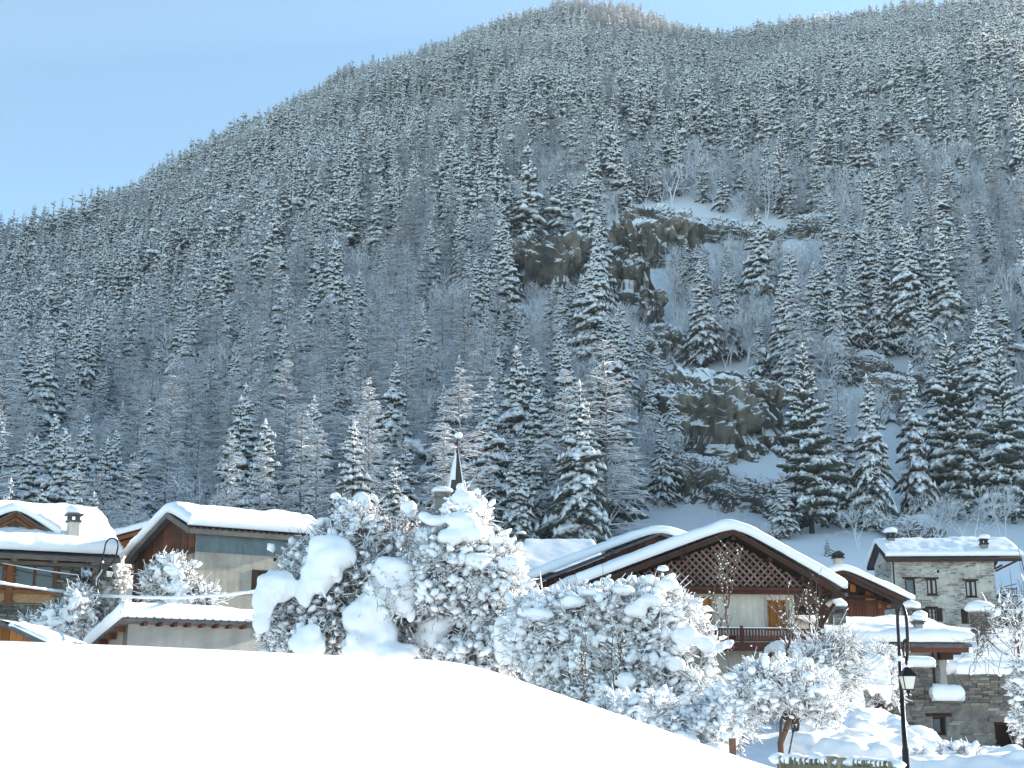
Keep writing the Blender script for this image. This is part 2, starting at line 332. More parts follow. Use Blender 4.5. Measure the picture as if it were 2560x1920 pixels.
def cliff(label, rocks, grp=None):
    u, v = rocks[0][:2]; hx, hy = hit(u, v); e = empty('rock_cliff', (hx, hy, g1(hx, hy)), 0, label, 'cliff', grp)
    for r in rocks: outcrop(*r[:6], parent=e, **(r[6] if len(r) > 6 else {}), name='rock_face')
    CL.append(e); return e
cliff('brown arched overhang of bare rock, the upper left cliff in the forest', [(1375, 745, 215, 225, .6, 1, dict(lean=-.35)), (1300, 730, 90, 120, .8, 2), (1455, 720, 110, 170, .7, 3, dict(lean=-.2))])
cliff('tall brown streaked rock face under the white snow dome high in the forest', [(1590, 785, 185, 330, .7, 4, dict(lean=-.3)), (1660, 675, 210, 220, 1.0, 5), (1555, 790, 80, 260, .7, 14)])
cliff('narrow brown rock rib stepping down below the streaked rock face', [(1640, 825, 95, 150, .9, 6), (1660, 915, 120, 130, .8, 7)])
cliff('broken snowy rock ledges along the hilltop right of the snow dome', [(1770, 610, 240, 90, .9, 8, dict(squash=.8)), (1900, 620, 200, 80, .9, 9, dict(squash=.8)), (2060, 600, 150, 80, .9, 15, dict(squash=.8))])
cliff('largest dark cliff low on the slope with a white snow shelf on top', [(1800, 1155, 290, 250, .9, 10, dict(lean=-.1)), (1900, 1135, 200, 260, .8, 11), (1740, 1130, 150, 150, .9, 12)])
cliff('dark boulder under a domed snow cap just above the chalet roofs', [(1755, 1262, 150, 130, .9, 13), (1865, 1285, 180, 100, .8, 16), (1960, 1300, 90, 70, .9, 17)])
cliff('dark rock wall between the spruces above the grey stone house', [(2235, 1065, 130, 150, .9, 18), (2170, 960, 150, 90, .9, 19), (2300, 1000, 100, 80, .9, 20)])
cliff('low black rocks in the snow behind the grey stone house chimney', [(2300, 1350, 150, 45, .9, 21, dict(squash=.8)), (2200, 1330, 70, 30, .9, 22)])
# keep the forest off these pixels (cliffs, snow ledges): ellipses u, v, ru, rv
MASK = [(1375, 635, 108, 66), (1590, 640, 88, 118), (1700, 540, 150, 50), (1640, 770, 45, 60), (1665, 860, 50, 45), (1830, 1040, 150, 110), (1790, 950, 140, 45), (1755, 1185, 95, 70), (1870, 1235, 110, 45), (2225, 985, 65, 75), (2200, 905, 110, 35), (1960, 560, 130, 30)]

# ---------------------------------------------------------------- tree makers
def tubes(P0, P1, R0, R1, n=3):
    P0 = np.asarray(P0, float); P1 = np.asarray(P1, float); R0 = np.asarray(R0, float); R1 = np.asarray(R1, float)
    D = P1 - P0; D /= np.linalg.norm(D, axis=1, keepdims=True) + 1e-9
    up = np.where(np.abs(D[:, 2:3]) > .9, np.array([[1., 0, 0]]), np.array([[0, 0, 1.]])); U = np.cross(D, up); U /= np.linalg.norm(U, axis=1, keepdims=True) + 1e-9; W_ = np.cross(U, D)
    ang = np.arange(n) * 2 * math.pi / n + math.pi / 2; c = np.cos(ang)[None, :, None]; s = np.sin(ang)[None, :, None]
    off = U[:, None] * c + W_[:, None] * s
    V = np.concatenate([P0[:, None] + off * R0[:, None, None], P1[:, None] + off * R1[:, None, None]], 1); b = (np.arange(len(P0)) * 2 * n)[:, None, None]
    j = np.arange(n); q = np.stack([j, (j + 1) % n, n + (j + 1) % n, n + j], -1)[None]
    return V.reshape(-1, 3), (q + b).reshape(-1, 4)
_oct = np.array([[1, 0, 0], [0, 1, 0], [-1, 0, 0], [0, -1, 0], [0, 0, 1], [0, 0, -.5]], float)
_octf = np.array([[0, 1, 4], [1, 2, 4], [2, 3, 4], [3, 0, 4], [1, 0, 5], [2, 1, 5], [3, 2, 5], [0, 3, 5]])
def blobs(C, RX, RZ, A, tpl=None, tf=None, jit=.25, tilt=None, g=rng):
    C = np.asarray(C, float); n = len(C); T = _oct if tpl is None else tpl; Fq = _octf if tf is None else tf
    RX = np.asarray(RX, float).reshape(n, -1); rx = RX[:, 0]; ry = RX[:, -1]
    if tpl is None: V = np.repeat(T[None], n, 0) * (1 + jit * (g.random((n, len(T), 1)) - .5) * 2)
    else:                                           # smooth lopsided lumps
        k1 = g.normal(size=(n, 3)) * .32; k2 = g.normal(size=(n, 3)); k2 /= np.linalg.norm(k2, axis=1, keepdims=True); d1 = np.einsum('vk,nk->nv', T, k1); d2 = np.einsum('vk,nk->nv', T, k2); V = T[None] * (1 + d1 + .55 * (d2 * d2 - .33))[:, :, None].clip(.35, 2)
    V[:, :, 0] *= rx[:, None]; V[:, :, 1] *= ry[:, None]; V[:, :, 2] *= np.asarray(RZ, float)[:, None]
    if tilt is not None: V[:, :, 2] += V[:, :, 0] * np.asarray(tilt)[:, None]
    c, s = np.cos(A)[:, None], np.sin(A)[:, None]; x = V[:, :, 0] * c - V[:, :, 1] * s; y = V[:, :, 0] * s + V[:, :, 1] * c
    V[:, :, 0], V[:, :, 1] = x, y; V += C[:, None]
    return V.reshape(-1, 3), (Fq[None] + (np.arange(n) * len(T))[:, None, None]).reshape(-1, 3)
def tri(Q): return np.concatenate([Q[:, [0, 1, 2]], Q[:, [0, 2, 3]]]) if Q.shape[1] == 4 else Q
class Acc:
    def __init__(s): s.V = []; s.F = []; s.M = []; s.n = 0
    def add(s, V, Fq, m):
        Fq = tri(np.asarray(Fq)); s.V.append(V); s.F.append(Fq + s.n); s.M.append(np.full(len(Fq), m)); s.n += len(V)
    def mesh(s, name, mats, smooth=True): return np_mesh(name, np.concatenate(s.V), np.concatenate(s.F), mats, np.concatenate(s.M), smooth)
def spruce(seed, whorls, per, segs, H=20., Rw=2.9, snow=1.0, droop=.5, gap=.07, needle_w=1.0, fill=1.0, ragged=.25):
    """crown and trunk of one snow-laden spruce, real size H"""
    g = np.random.default_rng(seed); cr = Acc(); tr = Acc()
    zt = np.linspace(0, H * .97, 9); wob = .012 * H * np.cumsum(g.normal(size=(9, 2)), 0) * .25; pts = np.column_stack([wob - wob[0], zt]); rad = .016 * H * (1 - zt / H) + .015
    V, Q = tubes(pts[:-1], pts[1:], rad[:-1], rad[1:], 7); tr.add(V, Q, 0)
    wx = lambda z: np.column_stack([np.interp(z, zt, pts[:, 0]), np.interp(z, zt, pts[:, 1])])
    zz, aa, LL = [], [], []
    for i in range(whorls):
        f = (i + .3 * g.random()) / whorls; z = H * (gap + (1 - gap) * f ** .95) + g.normal() * .12; lobe = g.random() * 6.28
        n = max(3, int(per * (1 - .45 * f) + g.random()))
        for j in range(n):
            a = 2 * math.pi * j / n + g.normal() * .35 + i * 1.7
            L = Rw * ((1 - f) ** .82 * .96 + .05) * (1 + ragged * g.normal() * .7) * (1 + .14 * math.sin(a * 2 + lobe)) * min(1, .55 + f * 4)
            zz.append(z + g.normal() * .38 * H / whorls); aa.append(a); LL.append(max(L, .16 * Rw * (1 - f) + .1))
    zz = np.minimum(np.array(zz), H * .99); aa = np.array(aa); LL = np.array(LL); nb = len(zz); base = np.column_stack([wx(zz), zz])
    up = .25 + .5 * (zz / H) ** 2; dr = droop * (1.05 - .55 * zz / H) * (1 + .25 * g.normal(size=nb))
    def pt(t, side=0.):
        r = LL * t; z = LL * (up * t - dr * t * t)
        return base + np.column_stack([np.cos(aa) * r - np.sin(aa) * side, np.sin(aa) * r + np.cos(aa) * side, z])
    ts = np.linspace(.12, 1, segs + 1)
    V, Q = tubes(pt(0), pt(.55), .012 * LL + .01, .008 * LL + .006, 3); cr.add(V, Q, 0)
    for k in range(segs):
        t0, t1 = ts[k], ts[k + 1]; wd = LL * .30 * needle_w * (1 - .72 * abs(t0 * 1.0 - .35)) * (1.1 if k < segs - 1 else .65)
        p0, p1 = pt(t0 - .1), pt(min(1.05, t1 + .06))
        for sgn in (-1, 1):
            wj = wd * (1 + .35 * g.normal(size=nb)); tip = pt(t1 + .12 * g.random(), sgn * wj); tip[:, 2] -= (.32 + .3 * g.random(nb)) * wj + .03 * LL
            mid = (p0 + p1) / 2 + np.column_stack([0 * LL, 0 * LL, -.16 * LL - .12 * wj])
            V = np.stack([p0, p1, tip, mid], 1).reshape(-1, 3); o = np.arange(nb)[:, None] * 4
            cr.add(V, np.concatenate([o + np.array([[0, 1, 2]]), o + np.array([[0, 2, 3]]), o + np.array([[1, 3, 2]])]), 0)
        keep = g.random(nb) < .93 * fill
        for rep in range(2 if segs > 2 else 1):
            tt = (t0 + t1) / 2 + .25 * (t1 - t0) * g.normal(size=nb); c = pt(tt, (wd * .55 * g.normal(size=nb)) if rep else wd * .12 * g.normal(size=nb))
            tl = (up - 2 * dr * tt); lx = LL * (t1 - t0) * (.72 - .12 * rep) * (1 + .2 * g.normal(size=nb)); ly = wd * (.62 - .22 * rep) * snow * (1 + .2 * g.normal(size=nb)); lz = (.05 * LL + .07) * snow * (1 + .3 * g.normal(size=nb))
            c[:, 2] += .25 * lz; kk = keep & (g.random(nb) < (.9 if rep == 0 else .6 * fill))
            V, Q = blobs(c[kk], np.column_stack([lx, ly])[kk], np.abs(lz[kk]) + .03, aa[kk], jit=.28, tilt=tl[kk], g=g); cr.add(V, Q, 1)
    V, Q = blobs(np.array([[*wx(np.array([H]))[0], H * .985]]), np.array([[.16, .16]]), np.array([.55]), np.array([0.]), g=g); cr.add(V, Q, 1)
    return cr, tr
def conifer_meshes(tag_, seeds, **k):
    out = []
    for s in seeds:
        c, t = spruce(s, **k); cm = c.mesh(tag_ + '_crown', [M['needle'], M['snow_clump']]); tm = t.mesh(tag_ + '_trunk', [M['bark']])
        both = Acc(); both.V = c.V + [v for v in t.V]; both.F = c.F + [f + c.n for f in t.F]; both.M = c.M + [m + 2 for m in t.M]
        out.append((cm, tm, both.mesh(tag_, [M['needle'], M['snow_clump'], M['bark']])))
    return out
def larch(seed, H=20., nb=95, tw=9, Rw=3.4, th=1.0, droop=.25):
    g = np.random.default_rng(seed); ac = Acc(); zt = np.linspace(0, H, 8); wob = .02 * H * np.cumsum(g.normal(size=(8, 2)), 0) * .2; pts = np.column_stack([wob - wob[0], zt]); rad = .0075 * H * (1 - zt / H) + .02
    V, Q = tubes(pts[:-1], pts[1:], rad[:-1], rad[1:], 6); ac.add(V, Q, 2)
    f = np.sort(g.random(nb)) ** .9; z = H * (.1 + .89 * f); a = g.random(nb) * 6.283; L = Rw * ((1 - f) ** .75 + .06) * (1 + .2 * g.normal(size=nb)); base = np.column_stack([np.interp(z, zt, pts[:, 0]), np.interp(z, zt, pts[:, 1]), z])
    dirx, diry = np.cos(a), np.sin(a); up = .12 + .45 * f + .12 * g.normal(size=nb)
    pt = lambda t: base + np.column_stack([dirx * L * t, diry * L * t, L * (up * t - droop * t * t)])
    for t0, t1 in ((0, .35), (.35, .7), (.7, 1)):
        r0 = th * (.055 * (1 - t0) + .02); V, Q = tubes(pt(t0), pt(t1), np.full(nb, r0), np.full(nb, th * (.055 * (1 - t1) + .015)), 3); ac.add(V, Q, 1)
    for k in range(tw):
        t = .2 + .8 * g.random(nb); p = pt(t); an = a + g.normal(size=nb) * .9; l = L * (.16 + .2 * g.random(nb)) + .15; q = p + np.column_stack([np.cos(an) * l, np.sin(an) * l, l * (.15 * g.normal(size=nb) - .12)])
        V, Q = tubes(p, q, np.full(nb, th * .028), np.full(nb, th * .014), 3); ac.add(V, Q, 1)
    return ac.mesh('larch', [M['bark'], M['larch'], M['larch_trunk']])
def broadleaf(seed, H=9., th=1.0, depth=5, spread=.55, first=3):
    g = np.random.default_rng(seed); P0, P1, R0, R1 = [], [], [], []
    def grow(p, d, l, r, k):
        q = p + d * l; P0.append(p); P1.append(q); R0.append(r); R1.append(r * .72)
        if k == 0: return
        for i in range(first if k > 2 else 3 if g.random() < .6 else 2):
            nd = d + g.normal(size=3) * spread; nd[2] += .22; nd /= np.linalg.norm(nd); grow(p + d * l * (.55 + .45 * g.random()), nd, l * (.62 + .22 * g.random()), r * .66, k - 1)
    for i in range(2): grow(np.array([.2 * i, 0, 0.]), np.array([g.normal() * .15, g.normal() * .15, 1.]), H * .27, .055 * th * H / 7, depth)
    P0, P1, R0, R1 = map(np.array, (P0, P1, R0, R1)); R0 = np.maximum(R0, .016 * th); R1 = np.maximum(R1, .012 * th)
    s = H / max(1e-3, P1[:, 2].max()); P0 = P0 * s; P1 = P1 * s
    V, Q = tubes(P0, P1, R0, R1, 3); ac = Acc(); ac.add(V, Q, 0); return ac.mesh('broadleaf', [M['frost']])
NEAR = conifer_meshes('near_spruce', range(11, 18), whorls=40, per=9, segs=6, needle_w=.8, Rw=2.8, snow=1.7, droop=.72, ragged=.5)
NEARD = conifer_meshes('dark_spruce', range(21, 24), whorls=34, per=10, segs=7, Rw=3.5, snow=.95, droop=.36, fill=.9, needle_w=.85, ragged=.42)
MID = conifer_meshes('mid_spruce', range(31, 38), whorls=26, per=7, segs=3, Rw=2.5, snow=1.75, droop=.6, ragged=.5)
FAR = conifer_meshes('far_spruce', range(41, 47), whorls=16, per=6, segs=2, Rw=2.9, snow=2.0, droop=.5, ragged=.5)
LAR = [larch(s, nb=130, th=1.25, tw=13, Rw=3.8) for s in range(51, 55)]; LARF = [larch(s, nb=110, tw=8, th=2.1, Rw=3.6) for s in range(55, 58)]
BRD = [broadleaf(s, th=1.25) for s in range(61, 66)]; BRDF = [broadleaf(s, th=2.3, depth=4) for s in range(66, 69)]

# ---------------------------------------------------------------- forest on the mountain
def region(u, v, fr):
    col = next(t for a, t in ((300, 'above the stone chalet'), (650, 'above the plastered barn'), (1050, 'above the pillowed garden tree'), (1250, 'above the church spire'), (1560, 'above the tallest dark green spruce'), (1900, 'above the lattice chalet'), (2180, 'above the timber barn'), (9e9, 'above the grey stone house')) if u < a)
    row = next(t for a, t in ((.12, 'at the slope foot'), (.3, 'low on the slope'), (.5, 'below mid-slope'), (.7, 'past mid-slope'), (.9, 'high on the slope'), (9, 'on the skyline')) if fr < a)
    return row + ' ' + col
def sizeword(h, kd): a, b = ((15, 20) if kd < 2 else (7.5, 9.5)); return 'short' if h < a else 'tall' if h > b else 'middling'
spots = []
def cand(n, rmin, rmax, a0=-23.5, a1=24.5):
    a = np.radians(rng.uniform(a0, a1, n)); r = np.sqrt(rng.uniform(rmin ** 2, rmax ** 2, n)); return r * np.sin(a), r * np.cos(a)
def thin(x, y, dmin):
    cell = {}; keep = []
    for i in range(len(x)):
        c = (int(x[i] // dmin), int(y[i] // dmin)); ok = True
        for dx in (-1, 0, 1):
            for dy in (-1, 0, 1):
                for j in cell.get((c[0] + dx, c[1] + dy), ()):
                    if (x[i] - x[j]) ** 2 + (y[i] - y[j]) ** 2 < dmin * dmin: ok = False; break
                if not ok: break
            if not ok: break
        if ok: cell.setdefault(c, []).append(i); keep.append(i)
    return np.array(keep)
X1, Y1 = cand(120000, 105, 1230); k_ = thin(X1, Y1, 2.9); X1, Y1 = X1[k_], Y1[k_]; n_big = len(X1)
X2, Y2 = cand(70000, 150, 640, -23, 24.5); k_ = thin(X2, Y2, 2.5); X1 = np.concatenate([X1, X2[k_]]); Y1 = np.concatenate([Y1, Y2[k_]]); under = np.arange(len(X1)) >= n_big
Z1_ = ground(X1, Y1); rr = np.hypot(X1, Y1); az1 = np.arctan2(X1, Y1); R1 = np.interp(az1, _az, _rr)
U1, V1 = proj(X1, Y1, Z1_)
ok = (rr < R1 + 25) & (U1 > -250) & (U1 < 2850) & (V1 < 1640)
ok &= ~((Y1 < 150) & (U1 > 1540)); ok &= ~((Y1 < 118) & (U1 > 1150)); ok &= ~((Y1 < 172) & (U1 > 1690) & (U1 < 2000))
fn = fbm(X1 / 70, Y1 / 70, 3); fm = fbm(X1 / 28 + 40, Y1 / 28, 2)
low = sstep(560, 200, rr)
pl = .05 + .1 * sstep(.0, .4, fn); s3 = rng.random(len(X1))
for mu, mv, ru, rv, pp in ((650, 1170, 400, 130, .4), (1010, 820, 140, 200, .25), (1150, 1150, 230, 150, .3), (2470, 720, 200, 240, .4), (2060, 720, 150, 170, .3), (1380, 470, 130, 70, .5), (1500, 1150, 260, 160, .35), (1640, 60, 260, 90, .75), (250, 1300, 350, 90, .4)):
    q_ = ((U1 - mu) / ru) ** 2 + ((V1 - mv) / rv) ** 2; pl = np.maximum(pl, pp * sstep(1.3, .6, q_ + .35 * fn))
h1 = rng.uniform(11, 21, len(X1)) * (1 + .1 * sstep(300, 500, rr)) * (1 - .1 * sstep(500, 1100, rr)) * (1 + .35 * fbm(X1 / 25 + 3, Y1 / 25, 2)); r3 = rng.random(len(X1)); kind = np.where(rng.random(len(X1)) < pl, np.where((r3 < .5) | (rr > 560), 1, 2), 0)
kind = np.where((rr < 250) & (U1 < 1250) & (rng.random(len(X1)) < .5), np.where(rng.random(len(X1)) < .6, 1, 2), kind); kind = np.where((kind == 2) & (U1 < 1300) & (V1 < 700), 1, kind)
h1 = np.where(kind == 2, rng.uniform(6, 11, len(X1)), h1); h1 = np.where((kind == 0) & (rr < 330), h1 * rng.uniform(.55, 1.05, len(X1)), h1)
ok &= ~((U1 > 1670) & (V1 > 1230) & (U1 < 2130) & (rr < 220)); ok &= ~((U1 > 1500) & (V1 > 1180) & (rng.random(len(X1)) < .3)); kind = np.where((U1 > 1300) & (V1 > 420) & (rng.random(len(X1)) < .22), 2, kind); h1 = np.where((kind == 2) & (h1 > 11), rng.uniform(6, 11, len(X1)), h1)
kind = np.where(under, 2, kind); h1 = np.where(under, rng.uniform(3.5, 8.5, len(X1)), h1); ok &= ~(under & (U1 < 1300) & (rng.random(len(X1)) < .7)); ok &= ~(under & (V1 > 1225) & (rng.random(len(X1)) < .9))
for fr_ in (.2, .45, .7, .96):
    uu, vv = proj(X1, Y1, Z1_ + h1 * fr_)
    for mu, mv, ru, rv in MASK: ok &= ((uu - mu) / ru) ** 2 + ((vv - mv) / rv) ** 2 > .95
open_ = (fm > .55) & (rr < 420); ok &= ~open_
X1, Y1, Z1_, rr, h1, kind, U1, V1 = (q[ok] for q in (X1, Y1, Z1_, rr, h1, kind, U1, V1))
inv = (U1 > 0) & (U1 < 2560); _, VT = proj(X1, Y1, Z1_ + h1); inv &= VT < 1290
order = np.argsort(np.where(inv, rr, 1e9)); print('forest', len(X1), [int((kind == k).sum()) for k in (0, 1, 2)])
KN = {0: ('snowy_spruce', 'spruce tree', 'snowy spruce'), 1: ('bare_larch', 'larch tree', 'leafless larch'), 2: ('frosted_tree', 'bare tree', 'frosted bare tree')}
def plant(kd, x, y, z, h, label=None, group=None, near=None, mesh=None, rz=None, squeeze=1.0):
    r = math.hypot(x, y); rz = rng.uniform(0, 6.28) if rz is None else rz; nm, cat, txt = KN[kd]; u, v = proj(x, y, z)
    if label is None:
        fr = (r - 150) / (float(np.interp(math.atan2(x, y), _az, _rr)) - 150); rg = region(u, v, fr); sw = sizeword(h, kd); label = f'{sw} {txt} {rg}'; group = f'{sw} {cat}s {rg}'
    if kd == 0:
        s = h / 20.
        if near or (near is None and r < 260):
            cm, tm, _ = mesh or NEAR[rng.integers(len(NEAR))]; e = empty(nm, (x, y, z - .3), rz, label, cat, group); e.scale = (s * squeeze, s * squeeze, s)
            link('trunk', tm, e); link('crown', cm, e); return e
        m = MID[rng.integers(len(MID))][2] if r < 620 else FAR[rng.integers(len(FAR))][2]
    elif kd == 1: m = (LAR if r < 420 else LARF)[rng.integers(3)]; s = h / 20.
    else: m = (BRD if r < 380 else BRDF)[rng.integers(3)]; s = h / 9.
    k = s * rng.uniform(.85, 1.15) * squeeze
    return tag(link(nm, m, None, (x, y, z - .3), rz, (k, k, s)), label, cat, group)
single = {0: 290, 1: 285, 2: 290}; used = set()
for kd in (0, 1, 2):
    n = 0
    for i in order:
        if kind[i] != kd or not inv[i]: continue
        plant(kd, X1[i], Y1[i], Z1_[i], h1[i]); used.add(int(i)); n += 1
        if n >= single[kd]: break
def scatter(name, P_, sc_, srcs, label, cat):
    me = bpy.data.meshes.new(name); me.from_pydata([tuple(p) for p in P_], [], [])
    for nm, arr in (('rz', rng.uniform(0, 6.28, len(P_))), ('sc', sc_)):
        at = me.attributes.new(nm, 'FLOAT', 'POINT'); at.data.foreach_set('value', np.asarray(arr, dtype=np.float32))
    at = me.attributes.new('pick', 'INT', 'POINT'); at.data.foreach_set('value', rng.integers(0, len(srcs), len(P_)).astype(np.int32))
    o = link(name, me); tag(o, label, cat, kind='stuff')
    g = bpy.data.node_groups.new(name, 'GeometryNodeTree'); g.interface.new_socket('Geometry', in_out='INPUT', socket_type='NodeSocketGeometry'); g.interface.new_socket('Geometry', in_out='OUTPUT', socket_type='NodeSocketGeometry')
    gi = g.nodes.new('NodeGroupInput'); go = g.nodes.new('NodeGroupOutput'); io = g.nodes.new('GeometryNodeInstanceOnPoints'); jn = g.nodes.new('GeometryNodeJoinGeometry')
    for s in srcs:
        oi = g.nodes.new('GeometryNodeObjectInfo'); oi.inputs['Object'].default_value = s; oi.inputs['As Instance'].default_value = True; oi.transform_space = 'ORIGINAL'; g.links.new(oi.outputs['Geometry'], jn.inputs[0])
    def att(nm, tp):
        a = g.nodes.new('GeometryNodeInputNamedAttribute'); a.data_type = tp; a.inputs[0].default_value = nm; return a.outputs[0]
    cx = g.nodes.new('ShaderNodeCombineXYZ'); g.links.new(att('rz', 'FLOAT'), cx.inputs[2]); g.links.new(gi.outputs[0], io.inputs['Points']); g.links.new(jn.outputs[0], io.inputs['Instance'])
    io.inputs['Pick Instance'].default_value = True; g.links.new(att('pick', 'INT'), io.inputs['Instance Index']); g.links.new(cx.outputs[0], io.inputs['Rotation']); g.links.new(att('sc', 'FLOAT'), io.inputs['Scale']); g.links.new(io.outputs[0], go.inputs[0])
    md = o.modifiers.new('scatter', 'NODES'); md.node_group = g; return o
rest = np.array([i for i in range(len(X1)) if i not in used])
def src_of(meshes, near_base):
    out = []
    for m in meshes:                                # one real tree of each shape stands in the wood itself
        i = rest_k[len(out)]; rg = region(U1[i], V1[i], (rr[i] - 150) / (float(np.interp(math.atan2(X1[i], Y1[i]), _az, _rr)) - 150)); out.append(tag(link(near_base[0], m, None, (X1[i], Y1[i], Z1_[i] - .3), 0, (1, 1, 1)), f'full-grown {near_base[2]} {rg}', near_base[1], f'full-grown {near_base[1]}s {rg}'))
    return out
for kd, meshes, nm, s0 in ((0, [m[2] for m in MID[:3]] + [m[2] for m in FAR], 'distant_spruce_forest', 20.), (1, LARF, 'distant_larch_wood', 20.), (2, BRDF, 'distant_frosted_thicket', 9.)):
    rest_k = [i for i in rest if kind[i] == kd]; srcs = src_of(meshes, KN[kd]); rest_k = rest_k[len(srcs):]
    scatter(nm, [(X1[i], Y1[i], Z1_[i] - .3) for i in rest_k], [h1[i] / s0 for i in rest_k], srcs, {0: 'dense mass of snow covered spruces filling the far slope', 1: 'grey brown leafless larches dusted with snow on the far slope', 2: 'frosted leafless thicket between the far conifers'}[kd], 'forest')
def tree_px(kd, u, vb, vt, label, mesh=None, squeeze=1.0, Y=None):
    if Y is None: x, y = hit(u, vb)
    else: y = Y; x = P(u, vb, Y).x
    z = g1(x, y); d = ray(u, vt); h = (d.z / d.y) * y - z
    return plant(kd, x, y, z, h, label, None, kd == 0, mesh, squeeze=squeeze)
tree_px(0, 1503, 1345, 905, 'tallest dark green spruce right behind the chalet roof with wide level boughs', NEARD[0], 1.25)
tree_px(0, 1345, 1340, 965, 'broad drooping spruce left of the dark green one behind the blue-shaded roof', NEAR[0], 1.25)
tree_px(0, 1497, 850, 545, 'tall narrow spruce standing between the two brown cliffs', NEAR[1], .8)
tree_px(0, 675, 1130, 955, 'lone dark spruce among bare trees above the barn ridge', NEARD[1], 1.1)
tree_px(0, 2370, 720, 455, 'big pale frosted spruce high on the right slope, wider than its neighbours', NEAR[2], 1.15)
tree_px(0, 2030, 1335, 850, 'very tall dark spruce right of the largest dark cliff', NEARD[2], .85)
tree_px(0, 2215, 855, 585, 'slim heavily snow-loaded spruce above the snow ledge of the right slope', NEAR[3], .9)
tree_px(0, 2190, 1330, 930, 'tall spruce directly above the left chimney of the grey stone house', NEAR[4], .8)
tree_px(0, 2400, 1300, 830, 'tall open spruce above the right end of the grey stone house', NEARD[0], .85)
tree_px(0, 2535, 1310, 840, 'dark spruce at the right picture edge above the stone house', NEARD[1], .8)
tree_px(0, 2300, 1310, 900, 'snowy spruce right above the middle of the stone house roof', NEAR[1], .75)
tree_px(0, 2115, 1320, 1010, 'bushy spruce on the snowfield edge between the boulder and the stone house', NEAR[0], 1.1)
tree_px(0, 1960, 1345, 1170, 'short wide spruce at the right foot of the dark boulder', NEAR[3], 1.3)
tree_px(0, 1650, 1060, 850, 'dense spruce left of the largest dark cliff', NEAR[4], 1.1)
tree_px(0, 2070, 1392, 1338, 'tiny snow-covered spruce alone on the snowfield by the dark barn chimney', NEAR[2], 1.2)
for i, (u, vb, vt, t) in enumerate([(1640, 1300, 1235, 'thin bare sapling in the snowfield behind the left chalet ridge'), (1780, 1330, 1245, 'thin bare sapling just above the lattice chalet ridge'), (1850, 1330, 1255, 'bare sapling below the second dark boulder'), (1925, 1350, 1290, 'bare sapling on the snowfield right of the lattice chalet ridge'), (2150, 1370, 1250, 'bare twiggy sapling left of the stone house chimney'), (2290, 1360, 1240, 'slender bare tree behind the stone house ridge centre'), (2345, 1360, 1220, 'slender bare tree right of the centre behind the stone house ridge'), (2420, 1360, 1210, 'slender bare tree left of the right chimney of the stone house'), (2510, 1365, 1200, 'tall bare tree behind the right end of the stone house roof')]):
    tree_px(2, u, vb, vt, t, Y=None if vb < 1345 else 130)
# ---------------------------------------------------------------- building helpers
class House:
    def __init__(s, nm, u, v, Y, deg, zb, label, cat, group=None):
        p = P(u, v, Y); s.O = Vector((p.x, p.y, 0)); s.al = R_(deg); s.zb = zb; s.a = Vector((math.cos(s.al), math.sin(s.al), 0)); s.b = Vector((-math.sin(s.al), math.cos(s.al), 0))
        s.root = empty(nm, (p.x, p.y, zb), s.al, label, cat, group)
    def f(s, u, v, y=0.):
        d = ray(u, v); dh = Vector((d.x, d.y, 0)); t = (s.O.dot(s.b) + y) / dh.dot(s.b); return (dh * t - s.O).dot(s.a), d.z * t - s.zb
    def g(s, u, v, x=0.):
        d = ray(u, v); dh = Vector((d.x, d.y, 0)); t = (s.O.dot(s.a) + x) / dh.dot(s.a); return (dh * t - s.O).dot(s.b), d.z * t - s.zb
    def pt(s, plane, u, v, off=0.): return s.f(u, v, off) if plane == 'f' else s.g(u, v, off)
def W3(plane, a, d, z, off=0.): return (a, off - d, z) if plane == 'f' else (off - d, a, z)
def pbox(mb, plane, s0, s1, d0, d1, z0, z1, off=0., m=0):
    if plane == 'f': mb.box(min(s0, s1), max(s0, s1), off - max(d0, d1), off - min(d0, d1), z0, z1, m)
    else: mb.box(off - max(d0, d1), off - min(d0, d1), min(s0, s1), max(s0, s1), z0, z1, m)
def wall(H, plane, s0, s1, z0, z1, holes, mt, thick=.4, off=0., name='wall', parent=None):
    S = sorted({s0, s1, *[min(max(h[k], s0), s1) for h in holes for k in (0, 1)]}); Z = sorted({z0, z1, *[min(max(h[k], z0), z1) for h in holes for k in (2, 3)]}); mb = MB()
    for i in range(len(S) - 1):
        run = None
        for j in range(len(Z) - 1):
            cs, cz = (S[i] + S[i + 1]) / 2, (Z[j] + Z[j + 1]) / 2; inside = any(h[0] < cs < h[1] and h[2] < cz < h[3] for h in holes)
            if inside:
                if run is not None: pbox(mb, plane, S[i], S[i + 1], -thick, 0, run, Z[j], off); run = None
            elif run is None: run = Z[j]
        if run is not None: pbox(mb, plane, S[i], S[i + 1], -thick, 0, run, Z[-1], off)
    return mb.build(name, M[mt], parent or H.root)
def rect(H, plane, u0, v0, u1, v1, off=0.):
    um, vm = (u0 + u1) / 2, (v0 + v1) / 2; s0 = H.pt(plane, u0, vm, off)[0]; s1 = H.pt(plane, u1, vm, off)[0]; z0 = H.pt(plane, um, v1, off)[1]; z1 = H.pt(plane, um, v0, off)[1]
    return (min(s0, s1), max(s0, s1), z0, z1)
